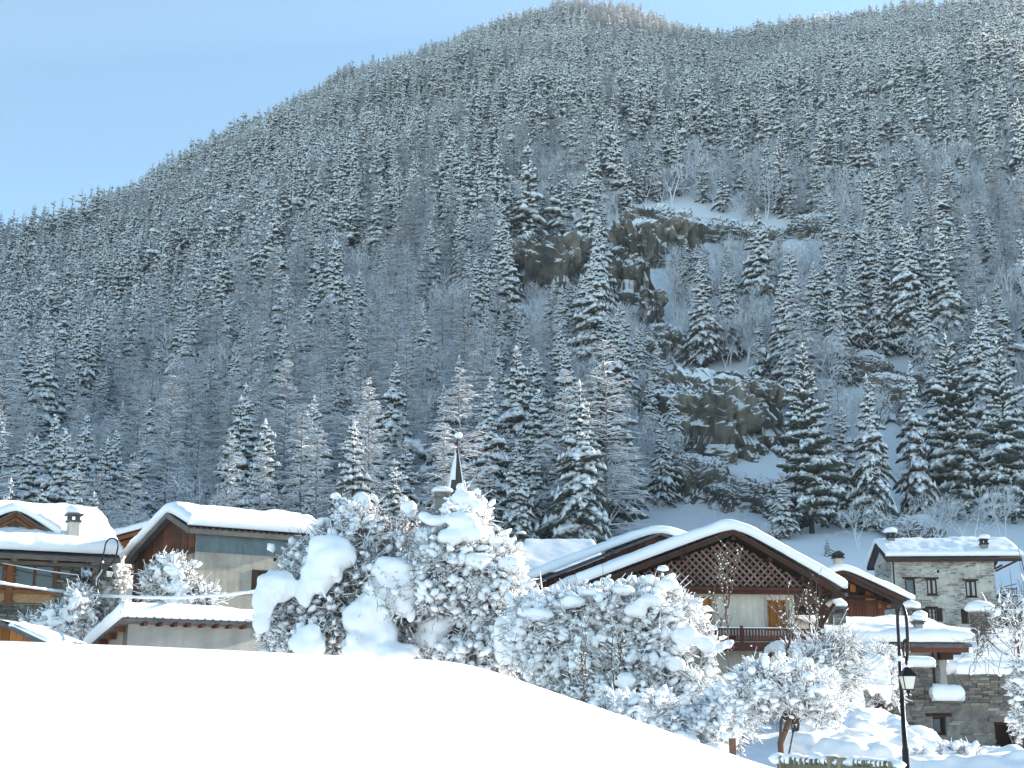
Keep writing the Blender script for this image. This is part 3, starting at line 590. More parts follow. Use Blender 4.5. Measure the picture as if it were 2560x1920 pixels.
def window(H, plane, r, off=0., fm='wood_dark', fw=.07, mull=(1, 0), glass='glass', rec=.14, sill=None, lintel=None, curtain=False, name='window', shut=0, shm='wood_dark'):
    s0, s1, z0, z1 = r; mb = MB(); d0, d1 = -rec, -rec + .09
    pbox(mb, plane, s0, s1, d0, d1 + .06, z0, z0 + fw, off); pbox(mb, plane, s0, s1, d0, d1 + .06, z1 - fw, z1, off); pbox(mb, plane, s0, s0 + fw, d0, d1 + .058, z0 + fw, z1 - fw, off); pbox(mb, plane, s1 - fw, s1, d0, d1 + .058, z0 + fw, z1 - fw, off)
    o = mb.build(name, M[fm], H.root); gb = MB(); pbox(gb, plane, s0 + fw, s1 - fw, d0 + .015, d0 + .03, z0 + fw, z1 - fw, off); gb.build('pane', M[glass], o)
    mm = MB(); k = 0
    for i in range(mull[0]):
        c = s0 + (s1 - s0) * (i + 1) / (mull[0] + 1); wq = .035 if i != mull[0] // 2 or mull[0] % 2 == 0 else .05; pbox(mm, plane, c - wq, c + wq, d0 + .032, d1, z0 + fw, z1 - fw, off); k = 1
    for i in range(mull[1]):
        c = z0 + (z1 - z0) * (i + 1) / (mull[1] + 1); pbox(mm, plane, s0 + fw, s1 - fw, d0 + .033, d1 - .01, c - .02, c + .02, off); k = 1
    if k: mm.build('glazing_bar', M[fm], o)
    if curtain:
        cb = MB(); pbox(cb, plane, s0 + fw, s0 + (s1 - s0) * .36, d0 + .016, d0 + .034, z0 + fw, z1 - fw, off); pbox(cb, plane, s1 - (s1 - s0) * .36, s1 - fw, d0 + .016, d0 + .034, z0 + fw, z1 - fw, off); cb.build('curtain', M['curtain'], o)
    if sill: sb = MB(); pbox(sb, plane, s0 - .1, s1 + .1, -.02, .09, z0 - .07, z0 - .003, off); sb.build('sill', M[sill], o)
    if lintel: sb = MB(); pbox(sb, plane, s0 - .18, s1 + .18, -.02, .05, z1 + .003, z1 + .13, off); sb.build('lintel', M[lintel], o)
    for sg in ((-1, 1) if shut else ()):
        sb = MB(); a = s0 - .03 - shut if sg < 0 else s1 + .03; pbox(sb, plane, a, a + shut, .01, .05, z0 - .02, z1 + .02, off)
        for q in (.2, .8): pbox(sb, plane, a + .04, a + shut - .04, .05, .075, z0 + (z1 - z0) * q - .04, z0 + (z1 - z0) * q + .04, off)
        sb.build('shutter', M[shm], H.root)
    return o
def planks(H, plane, s0, s1, top, bot, wd, mt, off=0., d=.03, name='plank', gap=.012, horiz=False, thick=.03):
    n = max(1, int(round((s1 - s0) / wd))); wd = (s1 - s0) / n
    for i in range(n):
        a, b = s0 + i * wd + gap / 2, s0 + (i + 1) * wd - gap / 2; dj = d + random.uniform(-.008, .012); jb = random.uniform(-.04, .04); mb = MB()
        if not horiz:
            mid = ((a + b) / 2, (bot(a) + top(a)) / 2)
            q = [(a, bot(a) + jb), (b, bot(b) + jb), (b, top(b)), (a, top(a))]
        else: mid = ((top(a) + bot(a)) / 2, (a + b) / 2); q = [(bot(a), a), (top(a), a), (top(b), b), (bot(b), b)]
        q = [(x - mid[0], z - mid[1]) for x, z in q]; mb.prism(q, 'y' if plane == 'f' else 'x', -thick, 0)
        c = W3(plane, mid[0], dj - (thick if plane != 'f' else 0), mid[1], off); c = (c[0], c[1] + (thick if plane == 'f' else 0) - (thick if plane == 'f' else 0), c[2])
        mb.build(name, M[mt], H.root, loc=c)
_UNIT = []
def unit_stones(mt):
    out = []
    for k in range(6):
        mb = MB(); j = lambda: random.uniform(-.09, .09)
        c = [(-.5 + j() * .6, -.5, -.5 + j()), (.5 + j() * .6, -.5, -.5 + j()), (.5, .5, -.5), (-.5, .5, -.5), (-.5 + j() * .6, -.5 + j(), .5 + j()), (.5 + j() * .6, -.5 + j(), .5 + j()), (.5, .5, .5), (-.5, .5, .5)]
        mb.quadbox(c); out.append(mb.mesh('stone', M[mt]))
    return out
def stones(H, plane, s0, s1, zlo, zhi, holes, ch, ln, mt, singles=0, off=0., proud=.05, cover=1.0, cscale=.8, parent=None, name='stone_facing'):
    """courses of uneven stones; zlo/zhi: numbers or functions of s"""
    fz0 = zlo if callable(zlo) else (lambda s: zlo); fz1 = zhi if callable(zhi) else (lambda s: zhi); L = []; z = min(fz0(s0), fz0(s1), fz0((s0 + s1) / 2)); zt = max(fz1(s0), fz1(s1), fz1((s0 + s1) / 2))
    while z < zt:
        h = ch * random.uniform(.6, 1.45); s = s0 - random.random() * ln
        while s < s1:
            l = ln * random.uniform(.45, 1.7); a, b = max(s, s0), min(s + l, s1); s += l; zc = z + h / 2; c = (a + b) / 2
            if b - a < .04 or not (fz0(c) <= zc <= fz1(c)) or any(q[0] - .02 < c < q[1] + .02 and q[2] - .02 < zc < q[3] + .02 for q in holes): continue
            if cover < 1:
                nn = float(fbm(np.array([c * cscale]), np.array([zc * cscale * 1.6]), 3)[0])
                if nn * 1.3 + random.uniform(-.3, .3) > (cover - .5) * 1.6: continue
            L.append((c, zc, (b - a) * .94, h * .86, random.uniform(.5, 1.0) * proud))
        z += h
    U = unit_stones(mt); order = sorted(range(len(L)), key=lambda i: -L[i][2] * L[i][3]); one = set(order[:singles]); mb = MB(); pr = parent or H.root
    for i, (c, zc, l, h, p) in enumerate(L):
        if i in one:
            o = link('stone', random.choice(U), pr, W3(plane, c, p - .1, zc, off)); o.scale = (l, .2, h) if plane == 'f' else (l, .2, h); o.rotation_euler = (0, 0, 0 if plane == 'f' else -math.pi / 2)
        else:
            j = lambda: random.uniform(-.012, .012)
            if plane == 'f': q = [(c - l / 2 + j(), off - p, zc - h / 2 + j()), (c + l / 2 + j(), off - p, zc - h / 2 + j()), (c + l / 2, off + .03, zc - h / 2), (c - l / 2, off + .03, zc - h / 2), (c - l / 2 + j(), off - p + j(), zc + h / 2 + j()), (c + l / 2 + j(), off - p + j(), zc + h / 2 + j()), (c + l / 2, off + .03, zc + h / 2), (c - l / 2, off + .03, zc + h / 2)]
            else: q = [(off - p, c - l / 2 + j(), zc - h / 2 + j()), (off + .03, c - l / 2, zc - h / 2), (off + .03, c + l / 2, zc - h / 2), (off - p, c + l / 2 + j(), zc - h / 2 + j()), (off - p, c - l / 2, zc + h / 2 + j()), (off + .03, c - l / 2, zc + h / 2), (off + .03, c + l / 2, zc + h / 2), (off - p, c + l / 2, zc + h / 2 + j())]
            mb.quadbox(q)
    if mb.v: tag(mb.build(name, M[mt], pr), kind='stuff')
def snow_sheet(name, parent, p0, p1, q0, q1, zf, T=.45, ridge='x', seed=0, qr=None, step=.22, wob=.05, rough=.05, bul=.16, mt='snow', below=0.):
    """soft thick snow lying on a roof or wall top; zf(p, q): height of what it lies on"""
    prof = [(.04, below), (-.35, .06), (-.75, .25), (-1.0, .5), (-.8, .74), (-.2, .92), (.7, .995), (1.8, 1.0)]
    def axis(a0, a1):
        pos = [a0 + x * bul for x, _ in prof]; hf = [y for _, y in prof]; i0, i1 = a0 + 2.4 * bul, a1 - 2.4 * bul
        if i1 > i0: n = max(2, int((i1 - i0) / step)); pos += list(np.linspace(i0, i1, n)); hf += [1.] * n
        pos += [a1 - x * bul for x, _ in reversed(prof)]; hf += [y for _, y in reversed(prof)]; return np.array(pos), np.array(hf)
    pp, hp = axis(p0, p1); qq, hq = axis(q0, q1); Pm, Qm = np.meshgrid(pp, qq, indexing='ij'); Hm = np.minimum.outer(hp, hq) * .6 + np.outer(hp, hq) * .4
    Hm = np.where((Hm < 0), below, Hm)
    nb = fbm(Pm * .8 + seed * 13, Qm * .8 + seed, 3); n2 = fbm(Pm * 3 + seed, Qm * 3, 3); Zb = zf(np.clip(Pm, p0, p1), np.clip(Qm, q0, q1)); Z = Zb + Hm * T * (1 + .28 * nb) + rough * n2 * Hm
    ed = 1 - np.minimum.outer(np.clip(hp, 0, 1), np.clip(hq, 0, 1)); e1 = fbm(Pm * 1.3 + seed * 5, Qm * 1.3, 3); Pw = Pm + np.where(np.abs(Pm - p0) < np.abs(Pm - p1), -1, 1) * wob * e1 * (hp < 1)[:, None]; Qw = Qm + np.where(np.abs(Qm - q0) < np.abs(Qm - q1), -1, 1) * wob * e1 * (hq < 1)[None, :]
    V = np.stack([Pw, Qw, Z], -1) if ridge == 'x' else np.stack([Qw, Pw, Z], -1)
    n1, n2_ = Pm.shape; idx = np.arange(n1 * n2_).reshape(n1, n2_); Q = np.stack([idx[:-1, :-1], idx[1:, :-1], idx[1:, 1:], idx[:-1, 1:]], -1).reshape(-1, 4)
    if ridge != 'x': Q = Q[:, ::-1]
    return link(name, np_mesh(name, V.reshape(-1, 3), Q, [M[mt]], smooth=True), parent)
def roof(H, ridge, p0, p1, q0, qr, q1, z0, zr, z1, T=.45, deck=.12, mt='slate', fascia=None, seed=1, snow_in=.03, soft=.5, **kw):
    mb = MB()
    def q4(a0, za, a1, zb_):
        c = []
        for dz in (-deck, 0):
            for p, (q, z) in ((p0, (a0, za)), (p1, (a0, za)), (p1, (a1, zb_)), (p0, (a1, zb_))): c.append((p, q, z + dz) if ridge == 'x' else (q, p, z + dz))
        if ridge != 'x': c = [c[0], c[3], c[2], c[1], c[4], c[7], c[6], c[5]]
        mb.quadbox(c)
    q4(q0, z0, qr, zr)
    if q1 > qr: q4(qr, zr, q1, z1)
    H.rf = (q0, qr, q1); H.rfun = lambda yy: float(np.interp(yy, [q0, qr, q1], [z0, zr, z1])) + T
    o = mb.build('roof', M[mt], H.root); k0 = (zr - z0) / (qr - q0); k1 = (zr - z1) / (q1 - qr) if q1 > qr else 0
    def zf(p, q):
        d = q - qr; s = np.sqrt(d * d + soft ** 2) - soft * .75; return np.where(d < 0, zr - k0 * s, zr - k1 * s) + .004 * 0
    snow_sheet('roof_snow', H.root, p0 + snow_in, p1 - snow_in, q0 + snow_in, q1 - snow_in, zf, T, ridge, seed, **kw)
    if fascia:
        fb = MB()
        for q, z, e in ((q0, z0, -1), (q1, z1, 1)):
            a = q + e * .02
            for_ = (p0, p1, a - .03, a + .03, z - .24, z - deck * .2)
            if ridge == 'x': fb.box(*for_)
            else: fb.box(for_[2], for_[3], for_[0], for_[1], for_[4], for_[5])
        for p in (p0 - .02, p1 + .02):
            for (a, za, b_, zb_) in ((q0, z0, qr, zr), (qr, zr, q1, z1)):
                if b_ <= a: continue
                A = (p, a, za - .13) if ridge == 'x' else (a, p, za - .13); B = (p, b_, zb_ - .13) if ridge == 'x' else (b_, p, zb_ - .13); fb.beam(A, B, .05, .24)
        fb.build('fascia', M[fascia], H.root)
    return o
def chimney(H, u0, u1, vb, vt, y, mt='plaster_beige', cap=(12, .16), posts=True, snowr=1.25, mat_cap='slate', d=None, sn=True, name='chimney'):
    if y is None:
        um = (u0 + u1) / 2; ys_ = np.linspace(H.rf[0], H.rf[2], 200); er = [H.f(um, vb, yy)[1] - H.rfun(yy) for yy in ys_]; y = float(next((ys_[i] for i in range(199) if er[i] >= 0 > er[i + 1] or er[i] < 0 <= er[i + 1]), ys_[int(np.argmin(np.abs(er)))]))
    x0, z1 = H.f(u0, vt, y); x1, _ = H.f(u1, vt, y); _, z0 = H.f((u0 + u1) / 2, vb, y); w_ = x1 - x0; d = d or w_; cx, cy_ = (x0 + x1) / 2, y + d / 2
    mb = MB(); b = w_ * .47; t = w_ * .44; mb.quadbox([(cx - b, y, z0 - .9), (cx + b, y, z0 - .9), (cx + b, y + d, z0 - .9), (cx - b, y + d, z0 - .9), (cx - t, y + .03, z1), (cx + t, y + .03, z1), (cx + t, y + d - .03, z1), (cx - t, y + d - .03, z1)])
    o = mb.build(name, M[mt], H.root); _, zc = H.f((u0 + u1) / 2, vt - cap[0], y); hh = zc - z1; cb = MB()
    cb.box(cx - w_ / 2 - .04, cx + w_ / 2 + .04, y - .04, y + d + .04, z1 - .09, z1 + .003)
    if posts:
        for px in (-1, 1):
            for py in (-1, 1): cb.box(cx + px * (w_ / 2 - .09) - .07, cx + px * (w_ / 2 - .09) + .07, cy_ + py * (d / 2 - .09) - .07, cy_ + py * (d / 2 - .09) + .07, z1, z1 + hh - .05)
    else: cb.box(cx - w_ * .3, cx + w_ * .3, cy_ - d * .3, cy_ + d * .3, z1, z1 + hh - .05)
    cb.box(cx - w_ / 2 - cap[1], cx + w_ / 2 + cap[1], y - cap[1], y + d + cap[1], z1 + hh - .05, z1 + hh + .02); cb.build('chimney_cap', M[mat_cap], o)
    if sn:
        sb = MB(); r = (w_ / 2 + cap[1]) * snowr; sb.blob((cx, cy_, z1 + hh + r * .35), (r, r, r * .62), 3, amp=.25, seed=random.random() * 9, flat=.55); sb.build('chimney_snow', M['snow'], o, smooth=True)
    return o

# ---------------------------------------------------------------- stone chalet at the left edge
A_ = House('stone_chalet', 205, 1395, 62, 29, -.4, 'stone chalet with wide wood-framed windows and a snowy dormer, at the left edge', 'house')
La = -11.; ze = A_.f(240, 1393, -1.0)[1]; yr, zr_ = A_.g(268, 1282, 1.5); yr = 5.2; zr_ = A_.f(180, 1287, yr)[1]
win = [rect(A_, 'f', 0, 1407, 15, 1476), rect(A_, 'f', 32, 1407, 142, 1476)]; win[0] = (La + .5, win[0][1], win[0][2], win[0][3]); osb = [rect(A_, 'f', 30, 1480, 137, 1508), rect(A_, 'f', 0, 1480, 13, 1508)]; osb[1] = (La + .5, osb[1][1], osb[1][2], osb[1][3])
wall(A_, 'f', La, 0, 0, ze + .2, win, 'mortar_dark'); wall(A_, 'g', .4, 9.5, 0, ze + .2, [], 'mortar_dark', thick=-.4, name='side_wall')
stones(A_, 'f', La, 0, 0, ze - .1, win + osb, .085, .42, 'stone_dark', 90, proud=.07)
for r in win: window(A_, 'f', r, fm='wood_amber', fw=.13, mull=(1, 0), glass='glass')
for r in osb: mb = MB(); pbox(mb, 'f', r[0], r[1], .0, .03, r[2], r[3]); mb.build('panel', M['osb'], A_.root)
post = rect(A_, 'f', 14, 1400, 30, 1510); mb = MB(); pbox(mb, 'f', post[0], post[1], .032, .2, post[2], post[3] + .2); mb.build('post', M['wood_amber'], A_.root)
mb = MB(); pbox(mb, 'f', La, win[1][1] + .12, .01, .16, win[1][3] + .02, win[1][3] + .24); pbox(mb, 'f', La, win[1][1] + .05, .01, .12, win[1][2] - .17, win[1][2] - .02); mb.build('timber_rail', M['wood_amber'], A_.root)
roof(A_, 'x', La, 1.5, -1.0, yr, yr * 2 + 1, ze, zr_, ze, T=.55, fascia='wood_grey', seed=3, wob=.12)
mb = MB()
for i in range(7): mb.box(La + .8 + i * 1.75, La + 1.0 + i * 1.75, -.9, .1, ze - .34, ze - .16)
mb.box(La, 1.3, -.35, -.15, ze - .42, ze - .25); mb.build('rafter', M['wood_grey'], A_.root)
chimney(A_, 172, 202, 1344, 1299, None, 'plaster_white', cap=(14, .1), snowr=1.15)
# dormer
dx, dz = A_.f(38, 1284, .6); d0, dzb = A_.f(-40, 1331, .6); d1, _ = A_.f(120, 1331, .6); hw = (d1 - dx)
mb = MB(); mb.prism([(dx - hw, dzb - .3), (dx + hw, dzb - .3), (dx + hw, dzb), (dx, dz), (dx - hw, dzb)], 'y', .6, 2.5); dm = mb.build('dormer', M['wood_grey'], A_.root)
mb = MB(); mb.beam((dx, .42, dz - .02), (dx + hw + .25, .42, dzb - .22), .14, .2); mb.beam((dx, .42, dz - .02), (dx - hw - .25, .42, dzb - .22), .14, .2); mb.beam((dx, .34, dz - .28), (dx + hw * .85, .34, dzb - .12), .08, .12); mb.beam((dx, .34, dz - .28), (dx - hw * .85, .34, dzb - .12), .08, .12); mb.build('barge_board', M['wood_amber'], dm)
mb = MB(); mb.quadbox([(dx, .25, dz + .04), (dx + hw + .4, .25, dzb - .22), (dx + hw + .4, 3.6, dzb - .22), (dx, 3.6, dz + .04), (dx, .25, dz + .12), (dx + hw + .4, .25, dzb - .14), (dx + hw + .4, 3.6, dzb - .14), (dx, 3.6, dz + .12)]); mb.quadbox([(dx - hw - .4, .25, dzb - .22), (dx, .25, dz + .04), (dx, 3.6, dz + .04), (dx - hw - .4, 3.6, dzb - .22), (dx - hw - .4, .25, dzb - .14), (dx, .25, dz + .12), (dx, 3.6, dz + .12), (dx - hw - .4, 3.6, dzb - .14)]); mb.build('dormer_roof', M['slate'], dm)
kd_ = (dz - dzb + .24) / (hw + .4)
snow_sheet('dormer_snow', dm, .3, 3.9, dx - hw - .4, dx + hw + .4, lambda p, q: dz + .14 - kd_ * (np.sqrt((q - dx) ** 2 + .16) - .3), .42, 'y', 5, step=.2)
r = rect(A_, 'f', 20, 1313, 44, 1330, .6); window(A_, 'f', r, off=.6, fm='wood_amber', rec=-.02, fw=.06, glass='glass_dark', mull=(0, 0), name='dormer_window')
# ---------------------------------------------------------------- barn with tin-clad wall
B_ = House('plaster_barn', 491, 1325, 58, 35, -.6, 'plastered barn with red-brown plank gable and grey tin band under the eave', 'barn')
ze = B_.f(492, 1326)[1] + .05; yr, zr_ = B_.g(421, 1281, -.4); ye, zl = B_.g(316, 1397, -.4); Lb = B_.f(805, 1345)[0]; wb = ye - .2
kf = (zr_ - ze) / (yr + .35); kb = (zr_ - zl) / (ye - yr); zbk = zl; tin = rect(B_, 'f', 494, 1330, 760, 1378); zt0 = B_.f(494, 1379)[1]
w1 = rect(B_, 'f', 629, 1425, 668, 1482); h1_ = rect(B_, 'f', 684, 1394, 694, 1404)
wall(B_, 'f', 0, Lb, 0, ze - .05, [w1, h1_], 'plaster_grey'); mb = MB(); pbox(mb, 'f', h1_[0], h1_[1], -.3, -.25, h1_[2], h1_[3]); mb.build('vent', M['wood_dark'], B_.root)
o = window(B_, 'f', w1, fm='wood_dark', glass='glass_dark', mull=(1, 0), rec=.1, sill=None)
for q in (0, 1):
    mb = MB(); c = (w1[0] + w1[1]) / 2; a, b = (w1[0], c - .02) if q == 0 else (c + .02, w1[1]); pbox(mb, 'f', a, b, .0, .04, w1[2], w1[3])
    for k in range(9): zz = w1[2] + .08 + k * (w1[3] - w1[2] - .12) / 9; pbox(mb, 'f', a + .04, b - .04, .04, .06, zz, zz + .04)
    mb.build('shutter', M['wood_dark'], B_.root)
mb = MB(); pbox(mb, 'f', .03, Lb, .0, .03, zt0, ze - .03); tn = mb.build('tin_band', M['tin'], B_.root)
mb = MB()
for i in range(4): pbox(mb, 'f', 2.2 + i * 2.3, 2.23 + i * 2.3, .03, .045, zt0, ze - .05)
mb.build('seam', M['tin'], tn)
pz = B_.g(350, 1404)[1]; ysp, _ = B_.g(357, 1450)
zg = lambda y: (zr_ - .18) - kf * max(0, yr - y) - kb * max(0, y - yr)
mb = MB(); mb.prism([(0.02, 0), (wb, 0), (wb, zg(wb)), (yr, zg(yr)), (0.02, zg(0.02))], 'x', 0, .35); mb.build('gable_wall', M['plaster_beige'], B_.root)
gb0 = lambda y: B_.g(490, 1370)[1] + (pz - B_.g(490, 1370)[1]) * min(1, y / ysp)
planks(B_, 'g', .02, ysp, lambda y: zg(y) - .02, gb0, .17, 'wood_red', d=.07)
mb = MB(); mb.beam((-.1, .0, gb0(0) - .08), (-.1, ysp, gb0(ysp) - .1), .16, .2); mb.box(-.22, -.02, ysp, ysp + .22, 0, zg(ysp) - .05); mb.build('timber_post', M['wood_red'], B_.root)
planks(B_, 'g', 0, zg(wb) - .1, lambda z: wb, lambda z: ysp + .24, .17, 'log', d=.07, horiz=True, name='log_board')
planks(B_, 'g', ysp + .24, wb, lambda y: zg(y) - .02, lambda y: zg(wb) - .1, .2, 'log', d=.07)
roof(B_, 'x', -.45, Lb, -.35, yr, ye, ze, zr_, zl, T=.5, fascia='wood_grey', seed=8, wob=.05)
mb = MB()
for i in range(int(Lb / .3)): mb.box(-.3 + i * .3, -.24 + i * .3, -.42, .1, ze + .005, ze + .05)
mb.build('tin_rib', M['slate'], B_.root)
# ---------------------------------------------------------------- low rendered garage in front of the barn
G_ = House('rendered_garage', 322, 1545, 44, 38, -1.6, 'low grey rendered garage with thick flat snow and brown rafter ends', 'garage')
ze = G_.f(325, 1545)[1]; yb, zl = G_.g(228, 1612, -.3); Lg = G_.f(705, 1570)[0]
wall(G_, 'f', 0, Lg, 0, ze - .08, [], 'concrete'); k = (ze - zl) / (yb + .3)
mb = MB(); mb.prism([(.01, 0), (yb - .1, 0), (yb - .1, ze - .12 - k * yb), (.01, ze - .12)], 'x', 0, .3); mb.build('side_wall', M['plaster_beige'], G_.root)
mb = MB()
for dz0, cc in ((0, 0),):
    mb.quadbox([(-.35, -.35, ze - .1), (Lg + .3, -.35, ze - .1), (Lg + .3, yb + .2, zl - .1), (-.35, yb + .2, zl - .1), (-.35, -.35, ze), (Lg + .3, -.35, ze), (Lg + .3, yb + .2, zl), (-.35, yb + .2, zl)])
mb.build('roof', M['slate'], G_.root)
snow_sheet('roof_snow', G_.root, -.33, Lg + .3, -.33, yb + .2, lambda p, q: ze - k * np.maximum(0, q + .33), .48, 'x', 4)
for u in (355, 393, 430, 463, 499, 533, 567, 602, 637, 672): x = G_.f(u, 1560)[0]; mb = MB(); mb.box(x - .06, x + .06, -.32, .02, ze - .25, ze - .1); mb.build('rafter_end', M['wood_red'], G_.root)
for f_ in (.12, .42, .72): y = yb * f_; mb = MB(); mb.box(-.3, .02, y - .06, y + .06, ze - k * y - .36, ze - k * y - .12); mb.build('rafter_end', M['wood_red'], G_.root)
mb = MB()
for i in range(int(Lg / .3)): mb.box(-.2 + i * .3, -.15 + i * .3, -.38, 0, ze - .002, ze + .05)
mb.build('tin_rib', M['slate'], G_.root)
# ---------------------------------------------------------------- orange wooden shed at the lower left corner
S_ = House('wooden_shed', -60, 1560, 40, 0, -1.6, 'orange-brown wooden shed with a grey metal roof half cleared of snow', 'shed')
sx, szt = S_.f(-2, 1546); rx, rz_ = S_.f(135, 1612)
mb = MB(); mb.prism([(sx - 3.0, 0), (rx - .25, 0), (rx - .25, rz_ - .05), (sx, szt - .12), (sx - 3.0, szt - .12 - 3.0 * (szt - rz_) / (rx - sx))], 'y', 0, 3); mb.build('wall', M['wood_orange'], S_.root)
roof(S_, 'y', -.35, 3.2, sx - 3.2, sx, rx, szt - 3.2 * (szt - rz_) / (rx - sx), szt, rz_, T=.02, deck=.14, mt='slate', seed=2, wob=0, rough=0, bul=.02)
S_.root.children[-1].name = 'thin_snow'
sl = (szt - rz_) / (rx - sx); a0 = S_.f(42, 1560)[0]; a1 = S_.f(125, 1600)[0]
snow_sheet('snow_patch', S_.root, -.3, 2.2, a0, a1, lambda p, q: szt - sl * (q - sx) - .01, .16, 'y', 3, bul=.07, wob=.12, rough=.16)
planks(S_, 'f', sx - 2.9, rx - .3, lambda s: szt - .16 - abs(s - sx) * sl, lambda s: 0, .2, 'wood_orange', d=.02)
# ---------------------------------------------------------------- small snowy house between chalet and barn
D2 = House('small_chalet', 290, 1350, 84, 20, 2.5, 'small snow-roofed house with brown eave board between the stone chalet and the barn', 'house')
x1, z1_ = D2.f(372, 1322); x0, z0_ = D2.f(286, 1345)
roof(D2, 'y', -.3, 7, x0 - 1.5, x1 + 1.6, x1 + 6, z0_ - .5, z1_ + .55, z0_, T=.45, mt='slate', fascia='wood_amber', seed=6)
mb = MB(); mb.prism([(x0 - .9, 0), (x1 + 5, 0), (x1 + 5, z0_ - .3), (x1 + 1.6, z1_ + .2), (x0 - .9, z0_ - .6)], 'y', .2, 6.5); mb.build('wall', M['wood_amber'], D2.root)
# dark shed beside the stone chalet
K_ = House('dark_shed', 207, 1600, 66, 10, -.5, 'dark boarded shed under snow between the stone chalet and the first street lamp', 'shed')
r = rect(K_, 'f', 200, 1492, 240, 1590); mb = MB(); mb.box(r[0], r[1], 0, 1.2, 0, r[3]); mb.build('wall', M['wood_dark'], K_.root); snow_sheet('roof_snow', K_.root, r[0] - .1, r[1] + .1, -.2, 1.4, lambda p, q: r[3] + .01 + q * .15, .35, 'x', 9)
planks(K_, 'f', r[0], r[1], lambda s: r[3] - .02, lambda s: 0.01, .22, 'wood_dark', d=.03)
# ---------------------------------------------------------------- blue-shaded house behind the big snowy tree
F_ = House('low_house', 1262, 1436, 96, 8, 3.0, 'long low house with smooth blue-shaded snow roof and two stub chimneys', 'house')
xe, ze = F_.f(1348, 1437, -.6); yr = 5.0; xr, zr_ = F_.f(1480, 1362, yr); Lf = xr; x0 = F_.f(1150, 1430)[0]
wall(F_, 'f', x0, Lf - .5, 0, ze, [], 'wood_dark'); wall(F_, 'g', .1, yr * 2, 0, ze, [], 'plaster_beige', off=Lf - .5, name='side_wall', thick=.3)
roof(F_, 'x', x0, Lf, -.6, yr, yr * 2 + .6, ze, zr_, ze, T=.45, seed=12, wob=.03, rough=.02, mt='slate', fascia='wood_dark')
planks(F_, 'f', x0 + .2, Lf - .6, lambda s: ze - .25, lambda s: 0.02, .3, 'wood_dark', d=.03)
chimney(F_, 1223, 1245, 1360, 1336, None, 'stone_dark', cap=(6, .1)); chimney(F_, 1295, 1313, 1360, 1345, None, 'stone_dark', cap=(8, .08), mat_cap='iron', posts=False, snowr=1.0)
F2 = House('low_annex', 1275, 1482, 78, 8, .5, 'small dark annex roofed with snow in front of the long low house', 'shed')
xa, za = F2.f(1275, 1482); xb, _ = F2.f(1350, 1482); mb = MB(); mb.box(xa - 1, xb + .5, .3, 3, 0, za); mb.build('wall', M['wood_dark'], F2.root); snow_sheet('roof_snow', F2.root, xa - 1.2, xb + .7, 0, 3.2, lambda p, q: za + .01 + q * .25, .35, 'x', 3); mb = MB(); mb.quadbox([(xa - 1.2, 0, za - .1), (xb + .7, 0, za - .1), (xb + .7, 3.2, za + .7), (xa - 1.2, 3.2, za + .7), (xa - 1.2, 0, za), (xb + .7, 0, za), (xb + .7, 3.2, za + .8), (xa - 1.2, 3.2, za + .8)]); mb.build('roof', M['slate'], F2.root)
# ---------------------------------------------------------------- church tower with its spire
C_ = House('church_tower', 1137, 1290, 92, 0, 2.0, 'stone church tower with a sharp snow-streaked spire rising behind the big snowy tree', 'church')
hw = (C_.f(1168, 1290)[0] - C_.f(1106, 1290)[0]) / 2; cx = C_.f(1137, 1290)[0]; zt = C_.f(1137, 1290)[1]; zp = C_.f(1141, 1112, hw)[1]; zs = C_.f(1143, 1092, hw)[1]
mb = MB(); mb.box(cx - hw, cx + hw, 0, hw * 2, 0, zt); tw_ = mb.build('tower', M['mortar'], C_.root); stones(C_, 'f', cx - hw, cx + hw, zt - 3.5, zt - .1, [], .16, .4, 'stone_dark', 0, proud=.05, parent=tw_)
mb = MB(); b = hw * 1.12; ap = (cx + .1, hw, zp); q = [(cx - b, hw - b, zt), (cx + b, hw - b, zt), (cx + b, hw + b, zt), (cx - b, hw + b, zt)]; mb.v = q + [ap]; mb.f = [(0, 1, 4), (1, 2, 4), (2, 3, 4), (3, 0, 4), (3, 2, 1, 0)]; mb.m = [0] * 5
sp_ = mb.build('spire', M['mortar_dark'], C_.root)
mb = MB(); T_ = lambda s, f: Vector(q[s]).lerp(Vector(ap), f)
def sl_(a, b, f0, f1, w0, w1, off=.05):        # snow streak on a spire face
    n = (Vector(q[b]) - Vector(q[a])).cross(Vector(ap) - Vector(q[a])).normalized(); p = [T_(a, f0).lerp(T_(b, f0), w0), T_(a, f0).lerp(T_(b, f0), w1), T_(a, f1).lerp(T_(b, f1), w1 * .8), T_(a, f1).lerp(T_(b, f1), w0)]
    mb.quadbox([x + n * .01 for x in p] + [x + n * off for x in p])
sl_(3, 0, .42, .9, .1, .95); sl_(0, 1, .5, .88, .02, .45, .07); sl_(0, 1, .3, .52, .02, .2); sl_(0, 1, .2, .98, .93, 1.03, .09); mb.build('spire_snow', M['snow'], sp_)
mb = MB(); mb.tube([ap, (ap[0] + .05, hw, zs)], .07, 6); mb.build('finial', M['iron'], sp_); mb = MB(); mb.blob((ap[0] + .06, hw, zs + .1), (.3, .3, .24), 3, seed=4); mb.build('finial_snow', M['snow'], sp_, smooth=True)
r = rect(C_, 'f', 1090, 1236, 1122, 1300); mb = MB(); mb.box(r[0], r[1], -.9, -.1, r[2] - 1.5, r[3] - .1); mb.box(r[0] - .08, r[1] + .12, -1.0, 0, r[3] - .28, r[3]); pn = mb.build('stone_turret', M['mortar'], C_.root); mb = MB(); mb.blob(((r[0] + r[1]) / 2, -.5, r[3] + .15), (.75, .6, .35), 3, seed=2, flat=.4); mb.build('turret_snow', M['snow'], pn, smooth=True)
